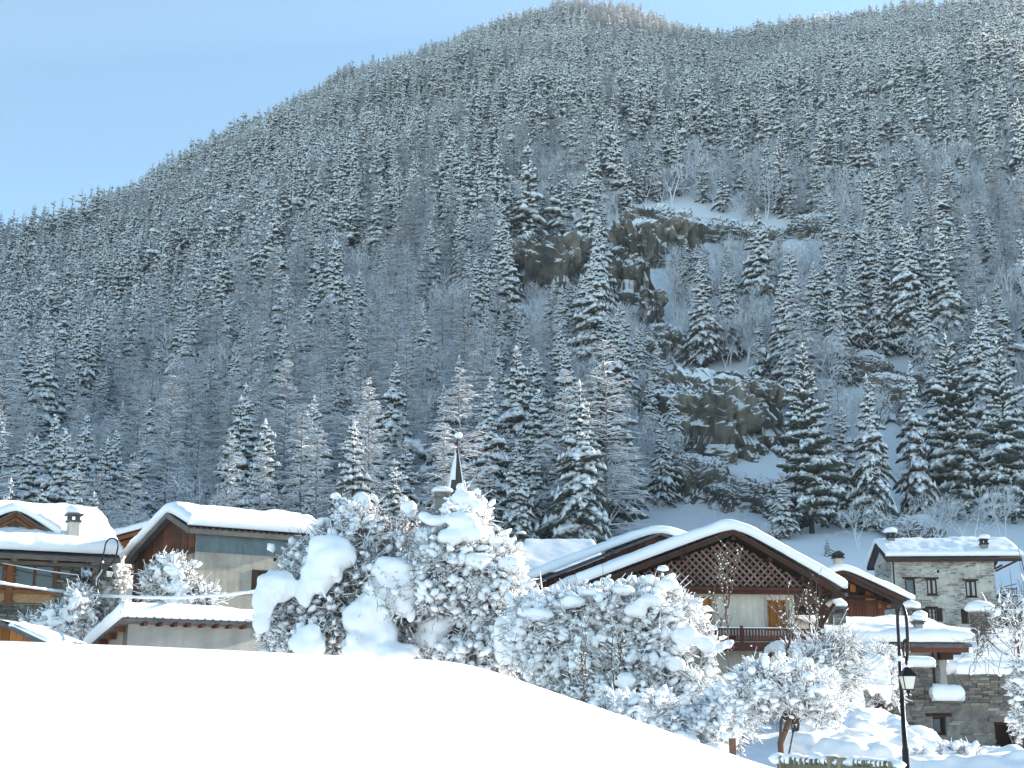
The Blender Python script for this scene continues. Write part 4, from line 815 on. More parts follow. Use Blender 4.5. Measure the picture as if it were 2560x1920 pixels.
mb = MB(); a = C_.f(1060, 1285)[0]; mb.quadbox([(a, -.4, zt - 1.6), (cx - hw, -.4, zt - .2), (cx - hw, 6, zt - .2), (a, 6, zt - 1.6), (a, -.4, zt - 1.3), (cx - hw, -.4, zt + .1), (cx - hw, 6, zt + .1), (a, 6, zt - 1.3)]); mb.build('nave_roof', M['slate'], C_.root)
# ---------------------------------------------------------------- chalet with lattice gable
L_ = House('lattice_chalet', 1828, 1480, 64, 8, -.6, 'large chalet with criss-cross lattice gable, balcony and orange door', 'house')
zr_ = L_.f(1828, 1322, -.8)[1]; xl, zl = L_.f(1440, 1472, -.8); xq, zq = L_.f(2113, 1484, -.8); k0 = (zr_ - zl) / -xl; k1 = (zr_ - zq) / xq; xr = 0
roof(L_, 'y', -.8, 9, xl, 0, xq, zl, zr_, zq, T=.52, deck=.16, mt='wood_dark', fascia=None, seed=15, wob=.06, soft=.6)
mb = MB()
for s in (-1, 1):
    e, z = (xl, zl) if s < 0 else (xq, zq); mb.beam((0, -.77, zr_ - .2), (e, -.77, z - .2), .06, .14)
mb.build('barge_board', M['wood_dark'], L_.root)
mb = MB()
for x in (xl * .66, xl * .33, 0, xq * .33, xq * .62, xq * .9): z = zr_ - (k1 * x if x > 0 else -k0 * x) - .42; mb.box(x - .1, x + .1, -.7, 1, z - .1, z + .1)
mb.build('purlin', M['wood_dark'], L_.root)
_, zb_ = L_.f(1828, 1470); _, zb2 = L_.f(1828, 1486); zc = lambda x, m_=0.: zr_ - .36 - m_ - (k1 * x if x > 0 else -k0 * x)
xa = -(zr_ - .3 - zb_) / k0; xb = (zr_ - .3 - zb_) / k1
mb = MB(); mb.prism([(xa, zb_), (xb, zb_), (0, zr_ - .3)], 'y', .75, .9); mb.build('gable_wall', M['wood_dark'], L_.root)
mb = MB(); mb.box(xl * .93, xq * .86, -.32, .05, zb2 + .02, zb_ + .05); mb.box(xl * .93, xq * .86, -.5, -.33, zb_ - .14, zb_ + .0); mb.build('gable_beam', M['wood_redx'], L_.root)
lat0, lat1 = zb_ + .08, zr_ - .4; sp = .27; n = 0
for sg in (-1, 1):
    c = -14.
    while c < 14:
        pts = []
        for i in range(161):
            z = lat0 + (lat1 - lat0) * i / 160; x = c + sg * (z - lat0)
            if z < zc(x, .06) and (x > xa * .88): pts.append((x, z))
        if len(pts) > 4:
            a, b = pts[0], pts[-1]; y = -.05 if sg < 0 else -.015; mb = MB(); m_ = ((a[0] + b[0]) / 2, (a[1] + b[1]) / 2); mb.beam((a[0] - m_[0], 0, a[1] - m_[1]), (b[0] - m_[0], 0, b[1] - m_[1]), .03, .085, up=(-(b[1] - a[1]), 0, b[0] - a[0])); mb.build('lattice_slat', M['lattice'], L_.root, loc=(m_[0], y, m_[1])); n += 1
        c += sp * 1.32
mb = MB()
for x in (-4.2, -2.1, 0, 2.1): mb.box(x - .08, x + .08, .1, .25, zb_, zc(x) - .02)
mb.build('stud', M['wood_red'], L_.root)
dr = rect(L_, 'f', 1918, 1500, 1966, 1577, .3); d2 = rect(L_, 'f', 1738, 1492, 1780, 1577, .3); wl, wr = L_.f(1560, 1500, .3)[0], L_.f(1985, 1500, .3)[0]; zf_ = L_.f(1850, 1578, .3)[1]
wall(L_, 'f', wl, wr, zf_ - .2, zb2 + .1, [dr, d2], 'plaster_white', off=.3); wall(L_, 'f', wl, wr, 0, zf_ - .45, [], 'plaster_white', off=.3, name='lower_wall'); wall(L_, 'g', .31, 8.6, 0, zb2 + .1, [], 'plaster_white', thick=.35, off=wr - .35, name='side_wall')
def door(H, r, off, mt, nl=2):
    mb = MB(); pbox(mb, 'f', r[0], r[1], -.16, -.1, r[2], r[3], off); dd = mb.build('door', M[mt], H.root); mb = MB(); pbox(mb, 'f', r[0], r[0] + .07, -.1, .02, r[2], r[3], off); pbox(mb, 'f', r[1] - .07, r[1], -.1, .02, r[2], r[3], off); pbox(mb, 'f', r[0], r[1], -.1, .021, r[3] - .07, r[3], off); mb.build('door_frame', M[mt], dd)
    mb = MB(); w_ = (r[1] - r[0] - .2) / nl
    for i in range(nl):
        for (a, b) in ((.06, .42), (.48, .94)): pbox(mb, 'f', r[0] + .1 + i * w_ + .04, r[0] + .1 + (i + 1) * w_ - .04, -.1, -.07, r[2] + a * (r[3] - r[2]), r[2] + b * (r[3] - r[2]), off)
    mb.build('door_panel', M[mt], dd)
door(L_, dr, .3, 'wood_orange'); door(L_, d2, .3, 'wood_orange')
mb = MB()
for r in (dr, d2): pbox(mb, 'f', r[0] - .14, r[0] - .005, 0, .03, r[2], r[3] + .12, .3); pbox(mb, 'f', r[1] + .005, r[1] + .14, 0, .03, r[2], r[3] + .12, .3)
mb.build('door_surround', M['concrete'], L_.root)
bl, br_ = L_.f(1560, 1600, -.9)[0], L_.f(2040, 1600, -.9)[0]; zt_ = L_.f(1900, 1571, -.9)[1]; zd = L_.f(1900, 1607, -.9)[1]; zdb = L_.f(1900, 1625, -.9)[1]
mb = MB(); mb.box(bl, br_, -.95, .3, zdb + .02, zd); mb.box(bl, br_, -1.0, -.95, zdb - .05, zd + .02); bal = mb.build('balcony', M['wood_redx'], L_.root)
mb = MB(); mb.box(bl, br_, -.97, -.87, zt_ - .06, zt_); mb.box(bl, br_, -.95, -.9, zd + .08, zd + .14); mb.build('handrail', M['wood_redx'], bal); mb = MB(); mb.blob(((bl + br_) / 2, -.92, zt_ + .015), ((br_ - bl) / 2, .06, .045), 2, amp=.3, flat=.2); mb.build('rail_snow', M['snow'], bal, smooth=True)
x = bl + .05; me_ = MB(); me_.box(-.035, .035, -.02, .02, zd + .14, zt_ - .06); me_ = me_.mesh('baluster', M['wood_redx'])
while x < br_: link('baluster', me_, bal, (x, -.92, 0)); x += .15
mb = MB()
for x in (bl, (bl + br_) / 2 - 1.5, (bl + br_) / 2 + 1.0, br_): mb.box(x - .06, x + .06, -.99, -.86, zd, zt_ + .12)
mb.build('baluster_post', M['wood_redx'], bal)
mb = MB(); mb.beam((wr + .3, -.3, zdb), (xq * .88, -1.0, zq - .5), .16, .16); mb.box(xq * .75, xq * .75 + .2, -.8, -.6, 0, zc(xq * .75)); mb.beam((wr + .9, -.6, 0), (wr + .95, -.6, zc(wr + .95)), .14, .14); mb.build('brace', M['wood_dark'], L_.root)
mb = MB(); mb.tube([(xq + .05, -.8, zq - .05), (xq + .05, 8.5, zq - .1)], .1, 8); mb.build('gutter', M['slate'], L_.root)
# chalet behind with plank gable
E_ = House('plank_chalet', 1660, 1440, 74, 12, .5, 'chalet with reddish plank gable whose long roof shows left behind the lattice chalet', 'house')
x0, z0 = E_.f(1317, 1462, -.45); xr, zr_ = E_.f(1652, 1330, -.45); xs, zs_ = E_.f(1740, 1366, -.45); k = (zs_ - zr_) / (xs - xr); q1 = xr + 6; k0 = (zr_ - z0) / (xr - x0)
roof(E_, 'y', -.45, 8, x0, xr, q1, z0, zr_, zr_ + k * 6, T=.5, deck=.16, mt='slate', seed=21, wob=.05, soft=.7)
zc2 = lambda s: zr_ - .18 - (k0 * (xr - s) if s < xr else -k * (s - xr)); mb = MB(); mb.prism([(x0 + .8, 0), (q1 - .8, 0), (q1 - .8, zc2(q1 - .8)), (xr, zc2(xr)), (x0 + .8, zc2(x0 + .8))], 'y', 0.02, .3); mb.build('wall', M['wood_dark'], E_.root)
planks(E_, 'f', x0 + .8, q1 - .8, lambda s: zc2(s) - .01, lambda s: zc2(x0 + .8) - 1.2, .2, 'wood_red', d=.03); mb = MB(); mb.box(x0 + .6, q1 - .6, -.2, 0, zc2(x0 + .8) - 1.5, zc2(x0 + .8) - 1.25); mb.build('beam', M['wood_redx'], E_.root)
# ---------------------------------------------------------------- dark timber barn between the chalet and the stone house
I_ = House('timber_barn', 2110, 1480, 84, 12, 1.5, 'dark timber barn with wide snowy gable roof in front of the grey stone house', 'barn')
zr_ = I_.f(2108, 1424, -1.5)[1]; xr = I_.f(2108, 1424, -1.5)[0]; xq, zq = I_.f(2282, 1506, -1.5); k1 = (zr_ - zq) / (xq - xr); x0 = xr - (xq - xr)
roof(I_, 'y', -1.5, 6, x0, xr, xq, zq, zr_, zq, T=.42, deck=.25, mt='wood_dark', seed=25, wob=.05)
zb = I_.f(2200, 1548, 0)[1]; zc3 = lambda s: zr_ - .3 - k1 * abs(s - xr); xw = xq - 1.2
mb = MB(); mb.prism([(x0 + 1.2, 0), (xw, 0), (xw, zc3(xw)), (xr, zc3(xr)), (x0 + 1.2, zc3(xw))], 'y', .03, .3); mb.build('wall', M['wood_dark'], I_.root)
planks(I_, 'f', xr - 1.8, xw, lambda s: zb + 1.25, lambda s: zb - .6, .2, 'wood_red', d=.06); planks(I_, 'f', xr - 1.8, xw - .2, lambda s: zc3(s) - .02, lambda s: zb + 1.5, .3, 'wood_dark', d=.02, name='gable_plank')
for (u0, v0, u1, v1) in ((2163, 1478, 2187, 1500), (2195, 1502, 2203, 1520), (2217, 1502, 2226, 1520), (2125, 1458, 2138, 1480)): r = rect(I_, 'f', u0, v0, u1, v1, -.1); mb = MB(); pbox(mb, 'f', r[0], r[1], 0, .04, r[2], r[3], -.1); mb.build('board_patch', M['wood_orange'], I_.root)
mb = MB(); mb.box(xr - 2, xw + .3, -.5, 0, zb + 1.27, zb + 1.45); mb.box(xr - 2, xw + .2, -.9, -.8, zb + .9, zb + 1.0); mb.beam((xr, -1.4, zr_ - .38), (xq, -1.4, zq - .38), .1, .22); mb.beam((xr, -1.4, zr_ - .38), (x0, -1.4, zq - .38), .1, .22); mb.box(xw - .1, xw + .3, -1.2, .4, zc3(xw) - .3, zc3(xw)); mb.build('beam', M['wood_dark'], I_.root)
o = chimney(I_, 2089, 2110, 1412, 1392, 1.2, 'concrete', cap=(6, .03), sn=False, mat_cap='iron'); b0 = o.children[0]
mb = MB(); x, z = I_.f(2099, 1386, 1.2); mb.prism([(x - .36, z), (x + .36, z), (x, z + .25)], 'y', 1.15, 1.85); mb.build('chimney_hood', M['iron'], o)
# ---------------------------------------------------------------- grey stone house at the right
H_ = House('stone_house', 2227, 1400, 96, -3, 4.2, 'tall grey stone house with small dark-framed windows and two roof chimneys', 'house')
ze = H_.f(2300, 1398)[1]; Lh = H_.f(2488, 1450)[0]; yr = 2.8; zr_ = H_.f(2300, 1357, yr)[1]; xe = H_.f(2552, 1403, -.4)[0]
ws = [(2263, 1447, 2288, 1490, (0, 0)), (2317, 1448, 2342, 1487, (1, 0)), (2414, 1452, 2441, 1492, (1, 0))]; lo = [(2321, 1521, 2340, 1553, (1, 2)), (2419, 1523, 2437, 1559, (1, 2))]
R1_ = [rect(H_, 'f', *w_[:4]) for w_ in ws]; R2_ = [rect(H_, 'f', *w_[:4]) for w_ in lo]; vent = rect(H_, 'f', 2342, 1425, 2349, 1432)
wall(H_, 'f', 0, Lh, -.5, ze, R1_ + R2_ + [vent], 'plaster_stone'); wall(H_, 'g', .4, yr * 2, -.5, ze - .02, [rect(H_, 'g', 2196, 1398, 2201, 1420)], 'plaster_stone', name='side_wall')
mb = MB(); mb.prism([(.02, ze - .02), (yr * 2, ze - .02), (yr, zr_ - .25)], 'x', 0, .4); mb.build('gable_wall', M['plaster_stone'], H_.root); wall(H_, 'g', .4, yr * 2, -.5, ze - .02, [], 'plaster_stone', off=Lh - .41, name='side_wall')
stones(H_, 'f', .03, Lh, -.4, ze - .12, R1_ + R2_ + [vent], .062, .3, 'stone_flecks', 40, proud=.022, cover=.42, cscale=1.2); stones(H_, 'g', .1, yr * 2 - .1, .2, ze - .1, [], .11, .35, 'stone_flecks', 0, proud=.025, cover=.5)
for w_, r in zip(ws, R1_): window(H_, 'f', r, fm='wood_dark', fw=.09, mull=w_[4], glass='glass', lintel='wood_dark', sill='wood_dark', curtain=w_[4] != (0, 0), rec=.12)
for w_, r in zip(lo, R2_): window(H_, 'f', r, fm='wood_dark', fw=.06, mull=w_[4], glass='curtain', lintel='wood_dark', shut=.42, rec=.12)
mb = MB(); mb.box(H_.f(2288, 1447)[0], H_.f(2317, 1448)[0], -.03, .1, R1_[0][3] + .02, R1_[0][3] + .1); mb.build('string_beam', M['wood_dark'], H_.root)
mb = MB(); pbox(mb, 'f', vent[0], vent[1], -.3, -.2, vent[2], vent[3]); mb.build('vent', M['iron'], H_.root)
roof(H_, 'x', -.4, xe, -.55, yr, yr * 2 + .6, ze + .0, zr_, ze, T=.42, deck=.1, mt='slate', fascia='wood_dark', seed=31, wob=.09, rough=.09)
mb = MB(); mb.tube([(.12, -.1, ze - .1), (.12, -.1, -.4)], .05, 6); mb.build('downpipe', M['iron'], H_.root)
chimney(H_, 2219, 2238, 1356, 1342, None, 'stone_light', cap=(9, .05), snowr=1.5, mat_cap='iron'); chimney(H_, 2453, 2471, 1376, 1358, None, 'stone_light', cap=(10, .05), snowr=1.35, mat_cap='iron')
bx0 = Lh; mb = MB()
for i, z in enumerate((H_.f(2500, 1490)[1], H_.f(2500, 1530)[1])): mb.box(bx0, bx0 + 1.6, .2, 4, z, z + .12)
mb.build('side_balcony', M['wood_dark'], H_.root); mb = MB()
for y in (.25, 2.0, 3.9): mb.box(bx0 + 1.5, bx0 + 1.55, y, y + .05, -.3, ze - 2.0)
for z in (H_.f(2500, 1472)[1], H_.f(2500, 1460)[1]): mb.box(bx0 + 1.52, bx0 + 1.56, .2, 4, z, z + .05)
mb.box(bx0 + .2, bx0 + 1.6, .22, .26, H_.f(2500, 1472)[1], H_.f(2500, 1472)[1] + .05)
for k in range(8): mb.box(bx0 + 1.52, bx0 + 1.55, .3 + k * .45, .34 + k * .45, H_.f(2500, 1490)[1], H_.f(2500, 1472)[1])
mb.build('balcony_frame', M['iron'], H_.root); mb = MB(); mb.box(bx0 + .02, bx0 + 1.4, .4, 3.5, -.3, H_.f(2500, 1545)[1]); mb.build('lean_to', M['wood_dark'], H_.root)
mb = MB(); mb.beam((Lh, -.3, ze - .9), (Lh + 1.6, -.3, ze - .15), .12, .14); mb.beam((Lh, 3.3, ze - .9), (Lh + 1.6, 3.3, ze - .15), .12, .14); mb.build('eave_bracket', M['wood_red'], H_.root)
# ---------------------------------------------------------------- low building with red eave board and blue snow roof
J_ = House('low_cottage', 2348, 1620, 66, 8, -1.2, 'low cottage under smooth blue-white snow with a red board eave behind the street lamp', 'house')
ze = J_.f(2350, 1609, -.8)[1]; xe = J_.f(2434, 1605, -.8)[0]; yr = 5.2; zr_ = J_.f(2200, 1556, yr)[1] - .25; x0 = J_.f(2040, 1580, 0)[0]
roof(J_, 'x', x0, xe - .1, -.8, yr, yr * 2, ze, zr_, ze - .5, T=.62, deck=.16, mt='slate', seed=41, wob=.1, rough=.02, bul=.22)
mb = MB(); mb.box(x0, xe - .25, -.76, -.7, ze - .42, ze - .165); mb.box(x0, xe - .4, -.7, .3, ze - .26, ze - .17); mb.build('eave_board', M['wood_redx'], J_.root); mb = MB(); mb.box(-.1, .55, -.3, .25, ze - .75, ze - .27); mb.box(.1, 1.0, -.25, .2, ze - .5, ze - .27); mb.build('corbel', M['wood_dark'], J_.root)
wall(J_, 'f', x0 + .5, 0, -.6, ze - .26, [], 'concrete', off=.1); wall(J_, 'g', .1, 8, -.6, ze - .26, [], 'concrete', off=0, thick=.4, name='side_wall')
stones(J_, 'f', J_.f(2322, 1650)[0], 0, -.6, J_.f(2330, 1634)[1], [], .1, .35, 'stone_dark', 30, off=.1, proud=.04); mb = MB(); mb.tube([(-.35, .0, ze - .3), (-.35, 0, -.4)], .05, 6); mb.build('downpipe', M['iron'], J_.root)
o = chimney(J_, 2081, 2117, 1578, 1533, .6, 'mortar', cap=(14, .05), snowr=1.2)
stones(J_, 'f', J_.f(2083, 1560, .6)[0], J_.f(2115, 1560, .6)[0], J_.f(2100, 1580, .6)[1], J_.f(2100, 1534, .6)[1], [], .1, .25, 'stone_light', 20, off=.6, proud=.03, parent=o)
o = chimney(J_, 2289, 2308, 1574, 1556, None, 'concrete', cap=(3, .1), posts=False, snowr=1.25); sb = MB(); x, z = J_.f(2298, 1546, 1.1); sb.blob((x + .05, 1.1, z + .16), (.36, .36, .24), 3, seed=5); sb.build('second_snow_cap', M['snow'], o, smooth=True)
chimney(J_, 2270, 2302, 1562, 1533, 6.5, 'stone_light', cap=(10, .08), snowr=1.15)
# sunlit lower roof left of the lamp
N_ = House('lean_to_shed', 2200, 1650, 58, 6, -1.5, 'dark wooden lean-to under a bright snowy roof left of the street lamp', 'shed')
x0 = N_.f(2005, 1640, -.5)[0]; x1 = N_.f(2247, 1640, -.5)[0]; ze = N_.f(2180, 1648, -.5)[1]; zr_ = N_.f(2180, 1590, 4)[1] - .75
roof(N_, 'x', x0, x1, -.5, 4, 4.3, ze, zr_, zr_ - .1, T=.5, deck=.14, mt='wood_dark', seed=44, wob=.1, rough=.1)
mb = MB(); mb.box(x0 + .3, x1 - .3, .2, 3.8, -.6, ze - .16); mb.build('wall', M['wood_dark'], N_.root); planks(N_, 'f', x0 + .3, x1 - .3, lambda s: ze - .2, lambda s: -.5, .24, 'wood_red', off=.2, d=.03)
# snow roof at the right with its round chimney
O_ = House('snow_roofed_house', 2450, 1640, 72, 6, -1.0, 'house seen only as a blue-shaded snow roof with a round capped stone chimney', 'house')
x0 = O_.f(2345, 1660, 0)[0]; x1 = x0 + 9; ze = O_.f(2450, 1688, 0)[1]; zr_ = O_.f(2450, 1574, 5.5)[1] - .4
roof(O_, 'x', x0, x1, 0, 5.5, 9, ze, zr_, ze + .5, T=.55, deck=.12, mt='slate', fascia='wood_redx', seed=47, wob=.05, rough=.02)
mb = MB(); mb.box(x0 + .3, x1 - .3, .5, 8, -1, ze - .1); mb.build('wall', M['wood_dark'], O_.root)
x, z0 = O_.f(2457, 1585, 3.0); _, z1 = O_.f(2457, 1530, 3.0); mb = MB(); mb.lathe([(.5, z0 - .8), (.46, z0), (.42, z1)], 12, c=(x, 3.2)); o = mb.build('round_chimney', M['mortar'], O_.root); mb = MB()
for r_ in range(9):
    for j in range(9): a = 2 * math.pi * (j + .5 * (r_ % 2)) / 9; z = z0 + (z1 - z0) * (r_ + .5) / 9; mb.box(x + .43 * math.cos(a) - .12, x + .43 * math.cos(a) + .12, 3.2 + .43 * math.sin(a) - .08, 3.2 + .43 * math.sin(a) + .08, z - .05, z + .05)
tag(mb.build('chimney_stones', M['stone_dark'], o), kind='stuff'); mb = MB(); mb.blob((x, 3.2, z1 + .22), (.82, .8, .42), 3, seed=8, flat=.6); mb.build('chimney_snow', M['snow'], o, smooth=True)
# ---------------------------------------------------------------- ruined stone barn wall, lower right
W_ = House('stone_ruin', 2210, 1800, 48, 4, -2.3, 'roofless dry-stone barn with snow pillows on its notched wall, lower right', 'ruin')
xA, zA = W_.f(2207, 1668); xB, _ = W_.f(2327, 1700); xC, _ = W_.f(2388, 1700); xD = W_.f(2600, 1700)[0]; zN = W_.f(2355, 1752)[1]; zC = W_.f(2470, 1686)[1]
hw_ = rect(W_, 'f', 2333, 1792, 2366, 1838); hd = rect(W_, 'f', 2488, 1805, 2537, 1885); hh = rect(W_, 'f', 2220, 1765, 2229, 1773); hd = (hd[0], hd[1], -.3, hd[3]); holes = [hw_, hd, hh]
wall(W_, 'f', xA, xB, zN, zA, [], 'mortar', thick=.6); wall(W_, 'f', xC, xD, zN, zC, [], 'mortar', thick=.6, name='wall'); wall(W_, 'f', xA, xD, -.5, zN, holes, 'mortar', thick=.6, name='wall')
wall(W_, 'g', .6, 6, -.5, zA - .3, [], 'mortar', off=xA, thick=-.5, name='side_wall'); wall(W_, 'g', .6, 6, -.5, zA - .2, [], 'mortar', off=xD - .5, thick=-.5, name='side_wall'); wall(W_, 'f', xA + .5, xD - .5, -.5, zN + .25, [], 'mortar_dark', off=6, name='back_wall')
top = lambda s: zA - .02 if s < xB else (zN if s < xC else zC - .02)
stones(W_, 'f', xA, xD, lambda s: W_.f(2400, 1765)[1], top, holes, .085, .3, 'stone_dark', 170, proud=.1); stones(W_, 'f', xA, xD, -.4, W_.f(2400, 1765)[1], holes, .08, .28, 'stone_light', 110, proud=.05, cover=.58, cscale=.9)
stones(W_, 'g', .05, 5.8, -.4, zA - .35, [], .13, .4, 'stone_dark', 0, off=xA, proud=.06)
stones(W_, 'f', xA + .03, W_.f(2290, 1800)[0], -.4, W_.f(2400, 1765)[1], holes, .09, .3, 'stone_dark', 20, proud=.06, cover=.7)
snow_sheet('wall_snow', W_.root, xA + .9, xB + .08, -.1, .75, lambda p, q: zA + 0 * p, .45, 'x', 51, step=.12, wob=.06, bul=.12); snow_sheet('wall_snow', W_.root, xC + .1, xD, -.1, .75, lambda p, q: zC + 0 * p, .52, 'x', 52, step=.12, wob=.08, bul=.12)
snow_sheet('notch_snow', W_.root, xB + .02, xC - .02, -.3, .9, lambda p, q: zN + 0 * p, .56, 'x', 53, step=.12, wob=.06, bul=.16, rough=.03)
window(W_, 'f', hw_, fm='wood_dark', fw=.08, mull=(0, 0), glass='glass', rec=.3, lintel=None, sill=None); mb = MB(); mb.box(hw_[0] - .25, hw_[1] + .2, -.06, .1, hw_[3] + .01, hw_[3] + .13); mb.build('lintel', M['wood_dark'], W_.root)
mb = MB(); pbox(mb, 'f', hd[0], hd[1], -.4, -.34, hd[2], hd[3]); dd = mb.build('door', M['wood_dark'], W_.root); mb = MB(); pbox(mb, 'f', hd[0], hd[0] + .09, -.34, -.1, hd[2], hd[3]); pbox(mb, 'f', hd[1] - .09, hd[1], -.34, -.1, hd[2], hd[3]); pbox(mb, 'f', hd[0], hd[1], -.34, -.1, hd[3] - .1, hd[3] - .002); mb.build('door_frame', M['wood_dark'], dd)
mb = MB(); pbox(mb, 'f', hd[0] - .2, hd[1] + .15, -.05, .08, hd[3] + .01, hd[3] + .16); mb.build('lintel', M['wood_grey'], W_.root); mb = MB(); pbox(mb, 'f', hh[0], hh[1], -.5, -.45, hh[2], hh[3]); mb.build('niche', M['iron'], W_.root)
# dark red lean-to left of the ruin with leaning board
T_ = House('open_woodshed', 2100, 1800, 47, 0, -2.3, 'open dark red woodshed with a leaning pale beam left of the stone ruin', 'shed')
a0, zt = T_.f(2085, 1700, 1.0); a1, _ = T_.f(2207, 1700, 1.0); mb = MB(); mb.box(a0, a1, 1.4, 1.5, -.3, zt + .2); mb.build('back_wall', M['wood_red'], T_.root); planks(T_, 'f', a0, a1, lambda s: zt + .18, lambda s: -.3, .2, 'wood_red', off=1.4, d=.03)
mb = MB()
for u in (2100, 2176, 2203): x = T_.f(u, 1800, .6)[0]; mb.box(x - .09, x + .09, .5, .7, -.3, zt + .2)
mb.build('post', M['wood_dark'], T_.root); snow_sheet('roof_snow', T_.root, a0 - .2, a1 - .1, .2, 2, lambda p, q: zt + .3 + q * .2, .4, 'x', 61, wob=.15); mb = MB(); mb.box(a0 - .15, a1 - .1, .25, 2, zt + .16, zt + .28); mb.build('roof', M['wood_dark'], T_.root)
p0 = T_.f(2166, 1760, .2); p1 = T_.f(2196, 1716, .2); mb = MB(); mb.beam((p0[0], .2, p0[1]), (p1[0], .2, p1[1]), .14, .2); mb.build('leaning_beam', M['lattice'], T_.root)
for i, (u0, u1, v0, v1, mt, lb) in enumerate(((2112, 1, 1770, 1830, 'plaster_white', ''), (2130, 1, 1768, 1830, 'concrete', ''), (2148, 1, 1775, 1830, 'plaster_white', ''))): pass
# ---------------------------------------------------------------- street lamps
def lamp(name, x, y, z, H, rz, s, label):
    e = empty(name, (x, y, z), rz, label, 'street lamp', 'wrought iron street lamps'); r = .24 * s; top = H - .62 * s
    mb = MB(); mb.lathe([(.1, -.6), (.1, .5), (.075, .55), (.065, 1.2), (.05, 1.25), (.042, H * .55)], 12); mb.tube([(0, 0, H * .54), (0, 0, H - .9 * s)], [.042, .03], 10); mb.build('post', M['iron'], e, smooth=True)
    pts = [(0, 0, H - .92 * s)]
    pts += [(.03 * s, 0, H - .5 * s)] + [(r - r * math.cos(a) + .03 * s * (1 - a / 3.6), 0, H - .30 * s + .3 * s * math.sin(a)) for a in np.linspace(.05, math.pi, 12)]
    pts += [(2 * r - .01, 0, H - .55 * s), (2 * r - .05 * s, 0, H - .78 * s), (2 * r - .14 * s, 0, H - .93 * s)]
    mb = MB(); mb.tube(pts, [.026 * s + .002] * len(pts), 10); mb.tube([(2 * r - .14 * s, 0, H - .93 * s), (2 * r - .22 * s, 0, H - .86 * s), (2 * r - .25 * s, 0, H - .72 * s), (2 * r - .2 * s, 0, H - .6 * s), (2 * r - .13 * s, 0, H - .58 * s), (2 * r - .1 * s, 0, H - .63 * s)], .018 * s, 8); mb.build('arm', M['iron'], e, smooth=True)
    lx, lz = 2 * r - .14 * s, H - .98 * s; k = s * .72; mb = MB(); mb.lathe([(.02, lz + .06), (.03, lz + .02), (.015, lz - .02), (.045 * k, lz - .06 * k), (.05 * k, lz - .09 * k)], 10, c=(lx, 0)); mb.build('hanger', M['iron'], e)
    def fr(h0, w0, h1, w1, m_, nm, par): mb = MB(); mb.quadbox([(lx - w0, -w0, h0), (lx + w0, -w0, h0), (lx + w0, w0, h0), (lx - w0, w0, h0), (lx - w1, -w1, h1), (lx + w1, -w1, h1), (lx + w1, w1, h1), (lx - w1, w1, h1)]); return mb.build(nm, M[m_], par)
    c = fr(lz - .27 * k, .175 * k, lz - .09 * k, .05 * k, 'iron', 'lantern_cap', e); mb = MB(); mb.box(lx - .185 * k, lx + .185 * k, -.185 * k, .185 * k, lz - .285 * k, lz - .265 * k); mb.build('cap_rim', M['iron'], c)
    g_ = fr(lz - .58 * k, .095 * k, lz - .29 * k, .15 * k, 'lampglass', 'lantern_glass', e); mb = MB()
    for sx in (-1, 1):
        for sy in (-1, 1): mb.beam((lx + sx * .1 * k, sy * .1 * k, lz - .59 * k), (lx + sx * .158 * k, sy * .158 * k, lz - .285 * k), .018 * k, .018 * k)
    mb.box(lx - .11 * k, lx + .11 * k, -.11 * k, .11 * k, lz - .605 * k, lz - .58 * k); mb.lathe([(.05 * k, lz - .605 * k), (.055 * k, lz - .66 * k), (.02 * k, lz - .69 * k), (.026 * k, lz - .72 * k), (.008 * k, lz - .75 * k)], 10, c=(lx, 0)); mb.build('lantern_frame', M['iron'], g_)
    mb = MB(); mb.blob((lx, 0, lz - .06 * k), (.05 * k, .06 * k, .035 * k), 2, seed=2); mb.blob((lx + .07 * k, -.05 * k, lz - .19 * k), (.04 * k, .04 * k, .02 * k), 2, seed=3); mb.blob((0.05, -.02, lz + .1), (.04, .05, .05), 2); mb.build('lamp_snow', M['snow'], e, smooth=True); return e
yl = 25.; b = P(2252, 1700, yl); zt = P(2254, 1516, yl).z; zg0 = g1(b.x, yl); lamp('street_lamp', b.x, yl, zg0, zt - zg0, R_(-87), 1.08, 'large black street lamp with hanging glass lantern in front of the stone ruin')
yl = 50.; b = P(213, 1500, yl); zt = P(246, 1341, yl).z; zg0 = g1(b.x, yl); lamp('street_lamp', b.x, yl, zg0, zt - zg0, R_(8), 1.05, 'small black street lamp with tinsel round its post, before the left stone chalet').rotation_euler = (0, R_(5.5), R_(8))
e = bpy.data.objects['street_lamp.001']; mb = MB(); pts = [(.07 * math.cos(a), .07 * math.sin(a), 1 + .155 * a) for a in np.linspace(0, 25, 90)]; mb.tube(pts, .022, 5); tn_ = mb.build('tinsel', M['rope'], e)
# ---------------------------------------------------------------- cables and snowy rope
def cable(nm, pts, r, mt, label, cat, n=14):
    C = [P(*p) for p in pts]; out = []
    for i in range(len(C) - 1):
        for k in range(n): out.append(C[i].lerp(C[i + 1], k / n))
    out.append(C[-1]); zs = np.array([p.z for p in out]); ker = np.ones(9) / 9; zsm = np.convolve(np.pad(zs, 4, 'edge'), ker, 'valid')
    for p, z in zip(out, zsm): p.z = z
    mb = MB(); rr = [r * (1 + .35 * mnoise.noise(p * 5)) for p in out]; mb.tube(out, rr, 6, 0); tag(mb.build(nm, M[mt], None, smooth=True), label, cat)
cable('snowy_cable', [(-120, 1436, 46), (0, 1457, 46), (110, 1473, 47), (212, 1486, 49.7), (330, 1493, 47), (440, 1495, 45), (560, 1488, 43), (665, 1475, 41)], .055, 'snow', 'thick snow-coated cable sagging from the left edge past the lamp to the big tree', 'cable')
